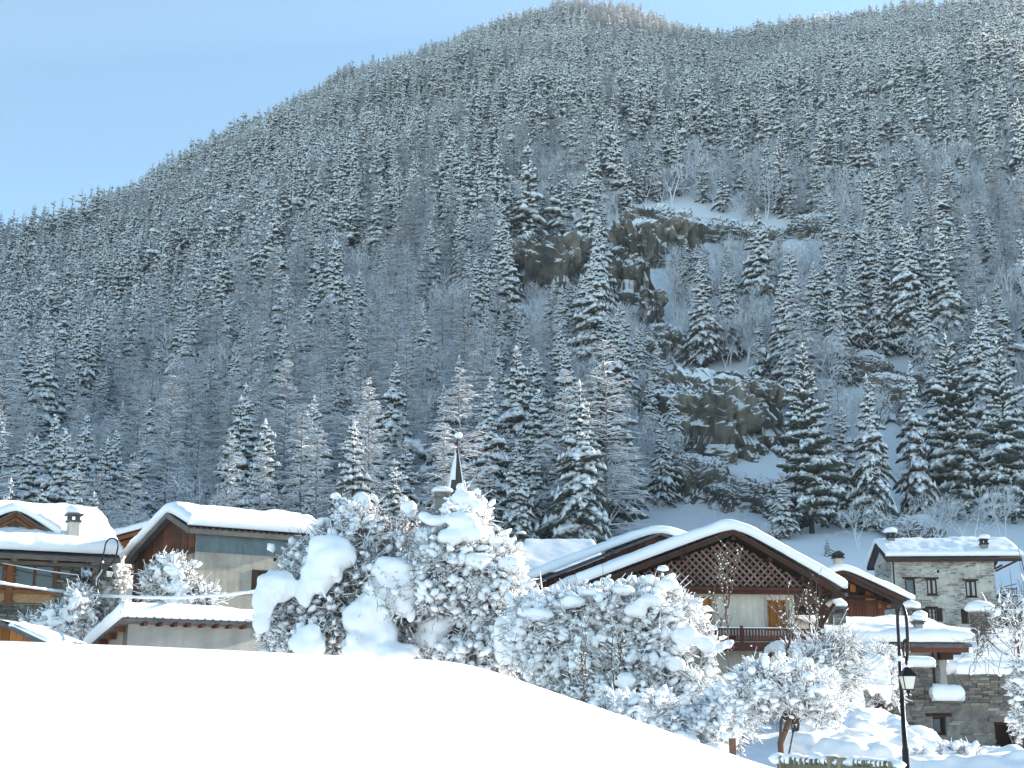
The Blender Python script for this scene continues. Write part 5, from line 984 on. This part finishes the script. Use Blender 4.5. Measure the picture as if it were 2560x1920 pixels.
cable('thin_cable', [(-80, 1392, 60), (0, 1407, 60), (100, 1425, 60.2), (195, 1438, 60.9)], .03, 'rope', 'thin pale cable crossing in front of the stone chalet windows', 'cable')
cable('power_line', [(2500, 1475, 90), (2560, 1478, 92), (2700, 1484, 95)], .02, 'wire', 'upper thin dark wire right of the stone house', 'cable'); cable('power_line', [(2500, 1481, 90), (2560, 1484, 92), (2700, 1490, 95)], .02, 'wire', 'lower thin dark wire right of the stone house', 'cable')
cable('hillside_wire', [(2480, 516, 330), (2560, 524, 320), (2700, 535, 310)], .07, 'wire', 'fine wire crossing high in front of the forest at the right edge', 'cable')
p = P(838, 1300, 70); mb = MB(); t = P(838, 1240, 70); mb.tube([(p.x, p.y, g1(p.x, p.y)), (t.x, t.y, t.z)], .04, 6); mb.tube([(t.x - .25, t.y, t.z - .1), (t.x + .3, t.y, t.z - .1)], .02, 5); o = tag(mb.build('antenna_pole', M['iron']), 'thin antenna pole with a lump of snow behind the barn ridge', 'antenna'); mb = MB(); mb.blob(tuple(t), (.26, .2, .2), 2, seed=6, amp=.3); mb.build('snow_lump', M['snow'], o, smooth=True)
# ---------------------------------------------------------------- picket fence, posts and low garden wall
yf = 20.; x0 = P(1945, 1900, yf).x; x1 = P(2240, 1915, yf - 1.6).x; e = empty('picket_fence', (x0, yf, g1(x0, yf)), 0, 'weathered picket fence deep in snow at the bottom edge of the garden', 'fence'); dxf, dyf = (x1 - x0), -1.6
me_ = MB(); me_.prism([(-.03, -.8), (.03, -.8), (.03, .0), (.018, .03), (-.018, .03), (-.03, 0)], 'y', 0, .02); me_ = me_.mesh('picket', M['picket']); N_p = 24
pk = [(1952, 1895), (1965, 1896), (1978, 1898), (1990, 1899), (2003, 1900), (2016, 1901), (2029, 1903), (2041, 1902), (2054, 1902), (2066, 1903), (2137, 1904), (2148, 1905), (2159, 1906), (2170, 1906), (2181, 1907), (2192, 1907), (2203, 1908), (2214, 1908), (2225, 1909)]
for u, v in pk: f_ = (u - 1945) / 295; q = P(u, v, yf + dyf * f_); o = link('picket', me_, e, (q.x - x0, q.y - yf, q.z - e.location.z)); o.rotation_euler = (0, R_(random.uniform(-3, 3)), 0); o.scale = (random.uniform(.85, 1.1), 1, 1)
for u, v in ((2082, 1895), (2107, 1898)): f_ = (u - 1945) / 295; q = P(u, v, yf + dyf * f_); mb = MB(); mb.box(-.07, .07, 0, .12, -.9, .02); mb.build('fence_post', M['picket'], e, loc=(q.x - x0, q.y - yf, q.z - e.location.z))
mb = MB(); qa = P(1945, 1915, yf + .03); qb = P(2240, 1926, yf - 1.57); mb.beam((qa.x - x0, qa.y - yf, qa.z - e.location.z), (qb.x - x0, qb.y - yf, qb.z - e.location.z), .04, .07); mb.build('fence_rail', M['picket'], e)
mb = MB()
for i in range(26): f_ = i / 25; q = P(1945 + 300 * f_, 1893 + 14 * f_ + random.uniform(-3, 2), yf + dyf * f_ + .14); mb.blob((q.x - x0, q.y - yf, q.z - e.location.z - .02), (random.uniform(.1, .17), .12, random.uniform(.05, .1)), 2, seed=i, amp=.3)
mb.build('fence_snow', M['snow_soft'], e, smooth=True)
q = P(1832, 1880, 22); mb = MB(); gq = g1(q.x, q.y); zt = P(1832, 1842, 22).z; mb.lathe([(.06, min(gq, q.z) - .6), (.06, zt)], 9, c=(q.x, q.y)); o = tag(mb.build('garden_post', M['trunk_warm']), 'short brown post with snow cap left of the small fruit tree', 'post'); mb = MB(); mb.blob((q.x, q.y, zt + .03), (.09, .09, .07), 2, seed=3); mb.build('post_snow', M['snow'], o, smooth=True)
for u, t in ((2118, 'pale squared post before the woodshed, left of the darker one'), (2133, 'dark post before the woodshed'), (2152, 'slim pale post before the woodshed, nearest the snow pile')):
    q = P(u, 1830, 44); zt = P(u, 1772, 44).z; mb = MB(); hw = .09 if u != 2152 else .05; mb.box(q.x - hw, q.x + hw, 44, 44 + hw * 2, g1(q.x, 44) - .5, zt); o = tag(mb.build('wooden_post', M['wood_dark' if u == 2133 else 'plaster_white']), t, 'post'); mb = MB(); mb.blob((q.x, 44 + hw, zt + .05), (hw * 1.8, hw * 1.8, .12), 2, seed=u); mb.build('post_snow', M['snow'], o, smooth=True)
# low dry-stone garden wall with snow lumps, lower right
a = P(2290, 1858, 40); b = P(2640, 1905, 37); e = empty('garden_wall', (a.x, a.y, a.z), math.atan2(b.y - a.y, b.x - a.x), 'low dry-stone garden wall with snow lumps before the ruin', 'wall'); Lw = math.hypot(b.x - a.x, b.y - a.y); sl_w = (b.z - a.z) / Lw
U = unit_stones('stone_dark'); x = 0
while x < Lw:
    for r_ in range(3):
        l = random.uniform(.16, .36); o = link('stone', random.choice(U), e, (x + random.uniform(-.05, .05), random.uniform(-.03, .05), x * sl_w - .08 - .13 * r_)); o.scale = (l, .3, random.uniform(.09, .15)); o.rotation_euler = (0, R_(random.uniform(-8, 8)), R_(random.uniform(-12, 12)))
    x += .27
mb = MB()
for i in range(34): x = Lw * i / 33 + random.uniform(-.1, .1); mb.blob((x, .1, x * sl_w + random.uniform(-.02, .05)), (random.uniform(.12, .28), .28, random.uniform(.06, .17)), 2, seed=i, amp=.35)
mb.build('wall_snow', M['snow_soft'], e, smooth=True)
# shovelled snow heaps in the garden
def heap(label, cs, nm='snow_heap'):
    mb = MB()
    for i, (u, v, Y, rx, rz_) in enumerate(cs):
        q = P(u, v, Y); mb.blob((q.x, q.y, q.z), (rx, rx * .9, rz_), 3, amp=.22, seed=i * 1.7 + u)
        for j in range(9): a = random.uniform(2.6, 6.8); s = random.uniform(.1, .26); k = random.uniform(.3, .95); mb.blob((q.x + math.cos(a) * rx * k, q.y + math.sin(a) * rx * .9 * k, q.z + rz_ * math.sqrt(1 - k * k) * .97), (s * 1.2, s, s * .7), 2, amp=.3, seed=j + u)
    me = mb.mesh(nm, M['snow_soft'], True); o = link(nm, me); md = o.modifiers.new('r', 'REMESH'); md.mode = 'VOXEL'; md.voxel_size = .07; md.use_smooth_shade = True; sm = o.modifiers.new('s', 'SMOOTH'); sm.factor = .5; sm.iterations = 3; tag(o, label, 'snow pile')
heap('lumpy heap of shovelled snow in the sunlit garden left of the street lamp', [(2150, 1850, 38, 1.3, .9), (2100, 1860, 36, 1.2, .7), (2190, 1880, 35, 1.4, .6), (2060, 1870, 33, .9, .5), (2130, 1830, 40, .7, .8), (2140, 1890, 31, .7, .4), (2090, 1895, 29, .6, .35), (2180, 1900, 29, .6, .3), (2020, 1880, 30, .6, .35), (2160, 1865, 34, .5, .55), (2110, 1880, 32, .45, .45)])
heap('long smooth snowdrift between the street lamp and the stone ruin', [(2250, 1885, 36, 1.3, .75), (2305, 1900, 35, 1.0, .5), (2215, 1875, 37, 1.1, .75)])
heap('bank of snow with clods in the bottom right corner', [(2330, 1942, 27, 1.4, .3), (2420, 1935, 27, .8, .25), (2520, 1940, 26, 1.2, .45), (2260, 1930, 27, .9, .28), (2450, 1935, 28, 1.0, .28), (2590, 1935, 27, 1.0, .5)])
# ---------------------------------------------------------------- snow-laden garden trees
def snow_tree(nm, label, cat, base, lobes, Y, rd, n_t, pil=(), clump=(.10, .07), n_cl=2.0, twl=.35, twn=8, trunk_r=.14, trunks=None, seed=1, mt_tr='bark', twr=.011, shell=.55, auto_pil=0, pil_sz=(.25, .45), voxel=.06, upt=.1, extra_shoots=0, mclump='snow_clump', sub=1):
    g = np.random.default_rng(seed); m = Y / F / cP; bx = P(base[0], base[1], Y); gz = min(g1(bx.x, Y), bx.z) - .2; root = Vector((bx.x, Y, gz)); e = empty(nm, root, 0, label, cat)
    W_ = np.array([l[2] * l[3] for l in lobes], float); W_ /= W_.sum(); T = []
    while len(T) < n_t:
        l = lobes[g.choice(len(lobes), p=W_)]; d = g.normal(size=3); d /= np.linalg.norm(d); r = shell + (1 - shell) * g.random() if g.random() < .75 else g.random() ** .5
        dy = d[1] * rd * r + (l[4] if len(l) > 4 else 0); p = P(l[0] + d[0] * l[2] * r, l[1] - d[2] * l[3] * r, Y + dy); T.append([p.x, p.y, p.z])
    T = np.array(T) - np.array(root)
    nodes = [np.zeros(3)]; par = [-1]
    def path(i, q, k):
        a = nodes[i]; pidx = i
        for j in range(1, k + 1):
            f = j / k; p = a * (1 - f) + q * f + g.normal(size=3) * .05 * np.linalg.norm(q - a) * (j < k); p[2] += .12 * math.sin(math.pi * f) * np.linalg.norm(q - a); nodes.append(p); par.append(pidx); pidx = len(nodes) - 1
        return pidx
    ends = []
    for tr_ in (trunks or [[(base[0], lobes[0][1] + 20)]]):
        i = 0
        for q in tr_:
            w3 = P(q[0], q[1], Y + (q[2] if len(q) > 2 else 0)); i = path(i, np.array([w3.x, w3.y, w3.z]) - np.array(root), 3)
    ts_nodes = len(nodes); T = T[np.argsort(np.linalg.norm(T - nodes[-1], axis=1))]
    for q in T:
        Na = np.array(nodes[1:]); dd = Na - q; dist = np.linalg.norm(dd, axis=1) + .5 * np.maximum(0, Na[:, 2] - q[2]); i = int(np.argmin(dist)) + 1
        ends.append(path(i, q, max(1, min(4, int(dist[i - 1] / .35)))))
    n = len(nodes); cnt = np.zeros(n)
    for i in ends: cnt[i] += 1
    for i in range(n - 1, 0, -1): cnt[par[i]] += cnt[i]
    cnt[:ts_nodes] = np.maximum(cnt[:ts_nodes], len(T) * .25); Na = np.array(nodes); rad = trunk_r * (np.maximum(cnt, 1) / max(1, len(T))) ** .42; rad = np.maximum(rad, twr * 1.1)
    i = np.arange(1, n); pr = np.array(par)[1:]; big = rad[i] > .035
    V, Q = tubes(Na[pr][big], Na[i][big], np.minimum(rad[pr], rad[i] * 1.3)[big], rad[i][big], 7); link('trunk', np_mesh('trunk', V, Q, [M[mt_tr]], smooth=True), e)
    P0, P1, R0 = [Na[pr][~big]], [Na[i][~big]], [rad[i][~big]]
    for k in range(twn):
        s = Na[ends] + g.normal(size=(len(ends), 3)) * .03; d = g.normal(size=(len(ends), 3)); d[:, 2] += .25; d /= np.linalg.norm(d, axis=1, keepdims=True); L = twl * (.4 + g.random((len(ends), 1))); md = s + d * L * .5 + g.normal(size=d.shape) * .1 * L; q = s + d * L; q[:, 2] -= .18 * L[:, 0]; P0.append(s); P1.append(md); R0.append(np.full(len(ends), twr)); P0.append(md); P1.append(q); R0.append(np.full(len(ends), twr * .85))
        d2 = d + g.normal(size=d.shape) * .6; q2 = q + d2 * L * .5; P0.append(q); P1.append(q2); R0.append(np.full(len(ends), twr * .7))
        d3 = d + g.normal(size=d.shape) * .8; q3 = s + d * L * .5; P0.append(q3); P1.append(q3 + d3 * L * .5); R0.append(np.full(len(ends), twr * .7))
    for k in range(extra_shoots):
        t = Na[ends[int(g.integers(len(ends)))]]; L = twl * (.6 + 1.6 * g.random()); q = t + np.array([g.normal() * .12, g.normal() * .12, 1.]) * L; P0.append(t[None]); P1.append(q[None]); R0.append(np.full(1, twr * .8))
    P0, P1, R0 = np.concatenate(P0), np.concatenate(P1), np.concatenate(R0); V, Q = tubes(P0, P1, R0, R0 * .8, 3); link('crown', np_mesh('crown', V, Q, [M['twig']]), e)
    # snow lying along the twigs, then clumps caught in the forks
    D = P1 - P0; hz_ = np.linalg.norm(D[:, :2], axis=1) / (np.linalg.norm(D, axis=1) + 1e-6); kk = (g.random(len(P0)) < (.8 if Y < 32 else .55)) & (hz_ > .3); rs_ = np.maximum(R0[kk], twr) * (.8 + .9 * g.random(int(kk.sum()))) + clump[0] * .03
    o_ = np.column_stack([0 * rs_, 0 * rs_, rs_ * .9]); V1_, Q1_ = tubes(P0[kk] + o_, P1[kk] + o_, rs_, rs_ * .6, 4)
    nc = int(n_cl * len(P0) * .15); pick = g.integers(0, len(P0), nc); f = g.random((nc, 1)); c = P0[pick] * (1 - f) + P1[pick] * f; s = clump[0] * (.3 + g.random(nc) ** 3.0 * 1.5); D = P1[pick] - P0[pick]; an = np.arctan2(D[:, 1], D[:, 0])
    c[:, 2] += s * .2; tpl, tf = ICO[sub]; V, Q = blobs(c, np.column_stack([s * (.95 + .3 * g.random(nc)), s * .85]), s * .7 * (1 + .3 * g.normal(size=nc)).clip(.5, 1.6), an, tpl, tf, jit=.34, tilt=(D[:, 2] / (np.linalg.norm(D[:, :2], axis=1) + .02)).clip(-.3, .3), g=g)
    Q = np.concatenate([Q, tri(Q1_) + len(V)]); V = np.concatenate([V, V1_])
    tag(link('snow_clumps', np_mesh('snow_clumps', V, Q, [M[mclump]], smooth=True), e), kind='stuff')
    pb = []
    for q in pil: u, v, ru, rv = q[:4]; dy = q[4] if len(q) > 4 else -rd * .95; p = P(u, v, Y + dy) - root; pb.append((p, ru * m * .86, max(.12, ru * m * .7), rv * m * .86))
    for k in range(auto_pil): t = Na[ends[int(g.integers(len(ends)))]]; s = g.uniform(*pil_sz); pb.append((Vector(t) + Vector((0, 0, s * .2)), s * g.uniform(.8, 1.3), s, s * g.uniform(.45, .75)))
    if pb:
        mb = MB()
        for k, (p, rx, ry, rz_) in enumerate(pb):
            mb.blob(p, (rx, ry, rz_), 3, amp=.25, seed=k * 1.37 + seed)
            for j in range(5 if rx > .45 else 3): a = g.uniform(-.3, math.pi + .3) if j % 2 else g.uniform(0, 6.28); o = Vector((math.cos(a) * rx * .7, g.uniform(-.7, .5) * ry, math.sin(a) * rz_ * .7)); s = g.uniform(.32, .55); mb.blob(p + o, (rx * s, ry * s, rz_ * s * 1.1), 2, amp=.3, seed=k + j * 9.1)
            if rx > .3:
                for j in range(3): o = Vector((g.uniform(-.7, .7) * rx, g.uniform(-.8, .2) * ry, -rz_ * g.uniform(.7, 1.1))); s = g.uniform(.12, .24) * rx; mb.blob(p + o, (s, s, s * g.uniform(1.2, 2.4)), 2, amp=.3, seed=k + j * 3.1)
        o = tag(mb.build('snow_pillows', M['snow_clump'], e, smooth=True), kind='stuff'); md = o.modifiers.new('merge', 'REMESH'); md.mode = 'VOXEL'; md.voxel_size = voxel; md.use_smooth_shade = True; sm = o.modifiers.new('soft', 'SMOOTH'); sm.factor = .5; sm.iterations = 3
    return e
snow_tree('laden_tree', 'broad garden tree buried under huge snow pillows, in front of the barn', 'tree', (860, 1660), [(708, 1535, 55, 65, .5), (800, 1450, 100, 120), (900, 1330, 70, 80, .4), (870, 1420, 110, 110), (975, 1480, 100, 120, -.4), (850, 1570, 190, 90), (1000, 1600, 130, 60), (750, 1580, 100, 70), (1022, 1285, 20, 22, -.2), (1000, 1345, 30, 30, 0)], 37, 1.7, 1500,
    pil=[(904, 1258, 27, 30, .6), (868, 1290, 42, 22, .4), (798, 1335, 28, 30, .2), (830, 1385, 62, 52), (795, 1440, 42, 52), (760, 1480, 22, 40), (690, 1462, 50, 40), (658, 1500, 32, 48), (655, 1555, 26, 32), (985, 1425, 62, 34), (1008, 1462, 48, 44), (1090, 1362, 70, 34, -.8), (945, 1465, 30, 30), (945, 1512, 48, 50), (900, 1545, 48, 48), (1010, 1500, 45, 45), (960, 1590, 36, 52), (770, 1605, 48, 42), (905, 1618, 54, 36), (1100, 1560, 58, 30, -1), (1075, 1595, 50, 26, -1), (990, 1630, 60, 25), (868, 1340, 40, 26, .3), (940, 1360, 30, 22, 0), (1000, 1320, 22, 18, .2)], clump=(.085, .06), n_cl=1.5, trunk_r=.2, seed=101, auto_pil=26, pil_sz=(.12, .28), twl=.3)
snow_tree('laden_tree', 'pointed snow-laden garden tree directly below the church spire', 'tree', (1180, 1690), [(1165, 1300, 45, 60), (1140, 1390, 95, 80), (1190, 1460, 95, 110), (1235, 1560, 90, 100), (1090, 1450, 80, 90), (1200, 1640, 110, 50), (1240, 1440, 60, 90)], 36, 1.4, 1700,
    pil=[(1150, 1216, 12, 11), (1158, 1246, 30, 22), (1085, 1302, 30, 16), (1155, 1300, 46, 22), (1190, 1262, 18, 16), (1022, 1268, 24, 20, -.2), (1180, 1330, 40, 22), (1130, 1340, 40, 22), (1190, 1400, 40, 22), (1060, 1290, 16, 14), (1260, 1585, 26, 52), (1250, 1610, 18, 50)], clump=(.09, .06), n_cl=2.3, trunk_r=.2, seed=102, auto_pil=40, pil_sz=(.12, .3), twl=.28, extra_shoots=30)
snow_tree('laden_shrub', 'wide twiggy shrub covered in loose snow puffs before the lattice chalet', 'shrub', (1520, 1850), [(1390, 1540, 85, 50), (1510, 1520, 110, 55), (1630, 1525, 85, 65), (1450, 1610, 170, 110), (1620, 1630, 170, 110), (1710, 1750, 120, 80), (1710, 1530, 40, 35), (1560, 1730, 200, 80), (1340, 1580, 70, 90), (1800, 1800, 90, 60)], 31, 1.5, 2600,
    pil=[(1480, 1480, 30, 11), (1560, 1475, 30, 13), (1670, 1460, 30, 14), (1630, 1500, 36, 18), (1590, 1525, 30, 22), (1430, 1505, 34, 16), (1350, 1535, 34, 18), (1715, 1590, 38, 24), (1765, 1610, 26, 20), (1450, 1660, 32, 14), (1560, 1700, 32, 22), (1690, 1660, 28, 18), (1620, 1770, 34, 14), (1315, 1530, 22, 14)], clump=(.085, .06), n_cl=2.2, trunk_r=.13, seed=103, auto_pil=90, pil_sz=(.08, .2), twl=.24, extra_shoots=120, voxel=.05, twr=.009)
snow_tree('fruit_tree', 'small fruit tree with a forked brown trunk behind the picket fence', 'tree', (1940, 1925), [(1950, 1725, 110, 52), (1885, 1725, 65, 50), (2020, 1725, 75, 52), (1930, 1690, 80, 35), (2065, 1760, 40, 35), (1870, 1775, 40, 28)], 21.5, 1.0, 800,
    pil=[(1825, 1690, 20, 9), (1880, 1675, 11, 13), (2022, 1690, 16, 12), (2060, 1725, 14, 16), (1960, 1675, 16, 9), (1912, 1655, 9, 22), (1900, 1730, 13, 9), (1850, 1755, 12, 8), (1935, 1750, 13, 8), (1985, 1750, 14, 8)], clump=(.042, .04), n_cl=2.2, trunk_r=.05, trunks=[[(1946, 1860), (1952, 1780)], [(1952, 1858, .1), (1985, 1785, .15)]], seed=104, mt_tr='trunk_warm', auto_pil=50, pil_sz=(.05, .12), twl=.14, twr=.006, voxel=.03, extra_shoots=20)
snow_tree('snowy_shrub', 'low shrub filling the gap under the bank, left of the fruit tree trunk', 'shrub', (1750, 1880), [(1700, 1825, 100, 40), (1780, 1815, 60, 45), (1600, 1790, 120, 45), (1800, 1770, 35, 40)], 26, 1.0, 900, pil=[(1780, 1880, 60, 25), (1700, 1850, 50, 22)], clump=(.065, .05), n_cl=2.6, seed=105, auto_pil=30, pil_sz=(.08, .18), trunk_r=.05, twl=.17, twr=.007, voxel=.045)
snow_tree('snowy_shrub', 'arching shrub with long bare twigs below the balcony right end', 'shrub', (2010, 1800), [(2040, 1660, 60, 35), (2080, 1620, 50, 25), (2090, 1690, 50, 40)], 30, .8, 150, pil=[(1995, 1635, 14, 22)], clump=(.05, .045), n_cl=1.6, seed=106, auto_pil=10, pil_sz=(.1, .22), trunk_r=.07, twl=.34, twr=.008, voxel=.05, extra_shoots=20)
snow_tree('laden_tree', 'bent tree draped in thick snow ropes before the open woodshed', 'tree', (2150, 1830), [(2190, 1660, 45, 40), (2130, 1690, 60, 40), (2220, 1700, 30, 50), (2090, 1660, 40, 30), (2140, 1760, 20, 50)], 43, 1.0, 600, pil=[(2185, 1655, 36, 24), (2200, 1690, 30, 24), (2110, 1668, 36, 22), (2150, 1690, 40, 18), (2185, 1712, 44, 14), (2140, 1730, 16, 36), (2150, 1760, 14, 40), (2095, 1690, 30, 22), (2215, 1725, 16, 30)], clump=(.1, .06), n_cl=1.8, seed=107, auto_pil=20, pil_sz=(.15, .3), trunk_r=.12, twl=.3)
snow_tree('bare_tree', 'open tree with long snowy boughs rising at the right picture edge', 'tree', (2555, 1800), [(2500, 1540, 25, 50), (2545, 1570, 25, 60), (2440, 1620, 25, 20), (2570, 1480, 20, 40), (2470, 1590, 25, 25)], 38, .5, 45, pil=[(2495, 1530, 8, 14), (2515, 1575, 8, 10)], clump=(.05, .05), n_cl=1.6, seed=108, auto_pil=8, pil_sz=(.06, .12), trunk_r=.05, trunks=[[(2545, 1660), (2480, 1570)], [(2550, 1650), (2545, 1520)], [(2545, 1650), (2430, 1600)], [(2550, 1650), (2500, 1500)]], twl=.5, twn=3, extra_shoots=40, mt_tr='trunk_warm')
snow_tree('snowy_shrub', 'snow-puffed shrub over the ruin wall at the right picture edge', 'shrub', (2550, 1860), [(2560, 1720, 22, 50), (2560, 1790, 20, 50), (2560, 1670, 20, 25)], 34, .5, 260, pil=[(2545, 1700, 16, 10), (2548, 1745, 16, 10)], clump=(.06, .045), n_cl=2.4, seed=109, auto_pil=16, pil_sz=(.08, .16), trunk_r=.05, twl=.16)
snow_tree('snowy_shrub', 'upright snowy shrub against the beige gable of the barn', 'shrub', (440, 1560), [(430, 1440, 45, 45), (445, 1500, 60, 40), (400, 1460, 35, 35), (500, 1500, 40, 25)], 50, .8, 520, pil=[(408, 1403, 12, 8), (432, 1425, 22, 18), (425, 1470, 16, 14), (452, 1470, 18, 22), (440, 1505, 28, 18), (395, 1440, 14, 8), (470, 1500, 14, 14)], clump=(.085, .06), n_cl=1.6, seed=110, auto_pil=12, pil_sz=(.1, .2), trunk_r=.08, twl=.35)
snow_tree('snowy_shrub', 'spreading snow-clad shrub under the stone chalet corner', 'shrub', (160, 1620), [(130, 1560, 45, 25), (175, 1545, 40, 30), (195, 1500, 18, 30), (90, 1570, 30, 18), (160, 1580, 70, 20)], 48, .8, 480, pil=[(125, 1533, 18, 12), (160, 1530, 12, 14), (185, 1510, 14, 14), (197, 1493, 9, 18), (100, 1560, 24, 10), (140, 1555, 24, 12), (80, 1565, 12, 8), (180, 1545, 18, 10)], clump=(.085, .06), n_cl=1.8, seed=111, auto_pil=16, pil_sz=(.1, .22), trunk_r=.07, twl=.3)
snow_tree('snowy_shrub', 'tall blue-shaded bush between the street lamp and the barn', 'shrub', (285, 1600), [(285, 1440, 28, 60), (265, 1490, 30, 50), (300, 1510, 26, 60), (275, 1560, 35, 30)], 66, 1.2, 600, pil=[(300, 1392, 16, 16), (290, 1420, 16, 10), (265, 1470, 16, 8)], clump=(.12, .08), n_cl=2.2, seed=112, auto_pil=20, pil_sz=(.15, .3), trunk_r=.1, twl=.4, twr=.014)
snow_tree('snowy_shrub', 'small thorny shrub with snow puffs below the ruin window', 'shrub', (2400, 1915), [(2385, 1885, 35, 15), (2420, 1888, 25, 15), (2300, 1897, 25, 10)], 29, .4, 120, pil=[(2390, 1862, 12, 12), (2425, 1875, 14, 16), (2365, 1880, 12, 9), (2440, 1860, 8, 10)], clump=(.05, .04), n_cl=1.4, seed=113, auto_pil=8, pil_sz=(.06, .12), trunk_r=.02, twl=.13, twr=.008, voxel=.04, extra_shoots=10)
def shoots(label, stems, Y, seed):
    g = np.random.default_rng(seed); b = P(stems[0][0], stems[0][1], Y); e = empty('bare_sapling', (b.x, Y, g1(b.x, Y) - .1), 0, label, 'sapling'); P0, P1, R0 = [], [], []
    for j, (u0, v0, u1, v1) in enumerate(stems):
        a = Vector((b.x, Y, g1(b.x, Y) - .1)) if j == 0 else P(u0, v0, Y); c = P(u1, v1, Y + g.normal() * .15); prev = a; n = 9
        for k in range(1, n + 1):
            q = a.lerp(c, k / n) + Vector((g.normal() * .03, g.normal() * .03, 0)); r = .028 * (1 - k / n * .75); P0.append(prev); P1.append(q); R0.append(r); prev = q
            if k > 2:
                for _ in range(2): d = Vector((g.normal() * .6, g.normal() * .6, .9)).normalized() * g.uniform(.12, .5); P0.append(q); P1.append(q + d); R0.append(.009)
    o = Vector(e.location); P0 = np.array([list(p - o) for p in P0]); P1 = np.array([list(p - o) for p in P1]); R0 = np.array(R0); V, Q = tubes(P0, P1, R0, R0 * .8, 4); link('stem', np_mesh('stem', V, Q, [M['twig']]), e)
    nc = len(P0); s = .016 * (.5 + g.random(nc)); V, Q = blobs((P0 + P1) / 2 + np.array([0, 0, .02]), np.column_stack([s, s]), s, g.random(nc) * 6, *ICO[1], g=g); link('snow_clumps', np_mesh('snow_clumps', V, Q, [M['snow_clump']], smooth=True), e)
shoots('slender bare sapling crossing the lattice gable left of its middle', [(1820, 1800, 1818, 1370), (1819, 1560, 1796, 1400), (1819, 1520, 1848, 1385), (1820, 1600, 1780, 1490), (1819, 1500, 1808, 1395)], 33, 1)
shoots('bare sapling in front of the orange balcony door', [(1972, 1760, 1966, 1470), (1970, 1640, 1945, 1510), (1970, 1620, 2000, 1500)], 29, 2)
shoots('thin bare sapling just left of the balcony right end post', [(2028, 1720, 2040, 1455), (2030, 1600, 2050, 1500), (2030, 1590, 2012, 1480)], 32, 3)
shoots('dark thin sapling rising from the wide shrub, left one of two', [(1467, 1840, 1466, 1560), (1467, 1700, 1450, 1640)], 27, 4)
shoots('dark thin sapling rising from the wide shrub, right one of two', [(1542, 1860, 1530, 1540), (1541, 1700, 1560, 1600)], 27, 5)
# ---------------------------------------------------------------- thin winter haze over the valley
mb = MB(); mb.box(-1300, 1500, -300, 1420, -30, 700); hz = M['haze'] = bpy.data.materials.new('haze'); hz.use_nodes = True; t = hz.node_tree; t.nodes.clear(); ho = t.nodes.new('ShaderNodeOutputMaterial'); hv = t.nodes.new('ShaderNodeVolumePrincipled')
hv.inputs['Color'].default_value = (.62, .8, 1, 1); hv.inputs['Density'].default_value = .00011; hv.inputs['Anisotropy'].default_value = .0; t.links.new(hv.outputs[0], ho.inputs['Volume']); tag(mb.build('haze', hz), 'thin pale winter haze over the valley', None, kind='stuff')
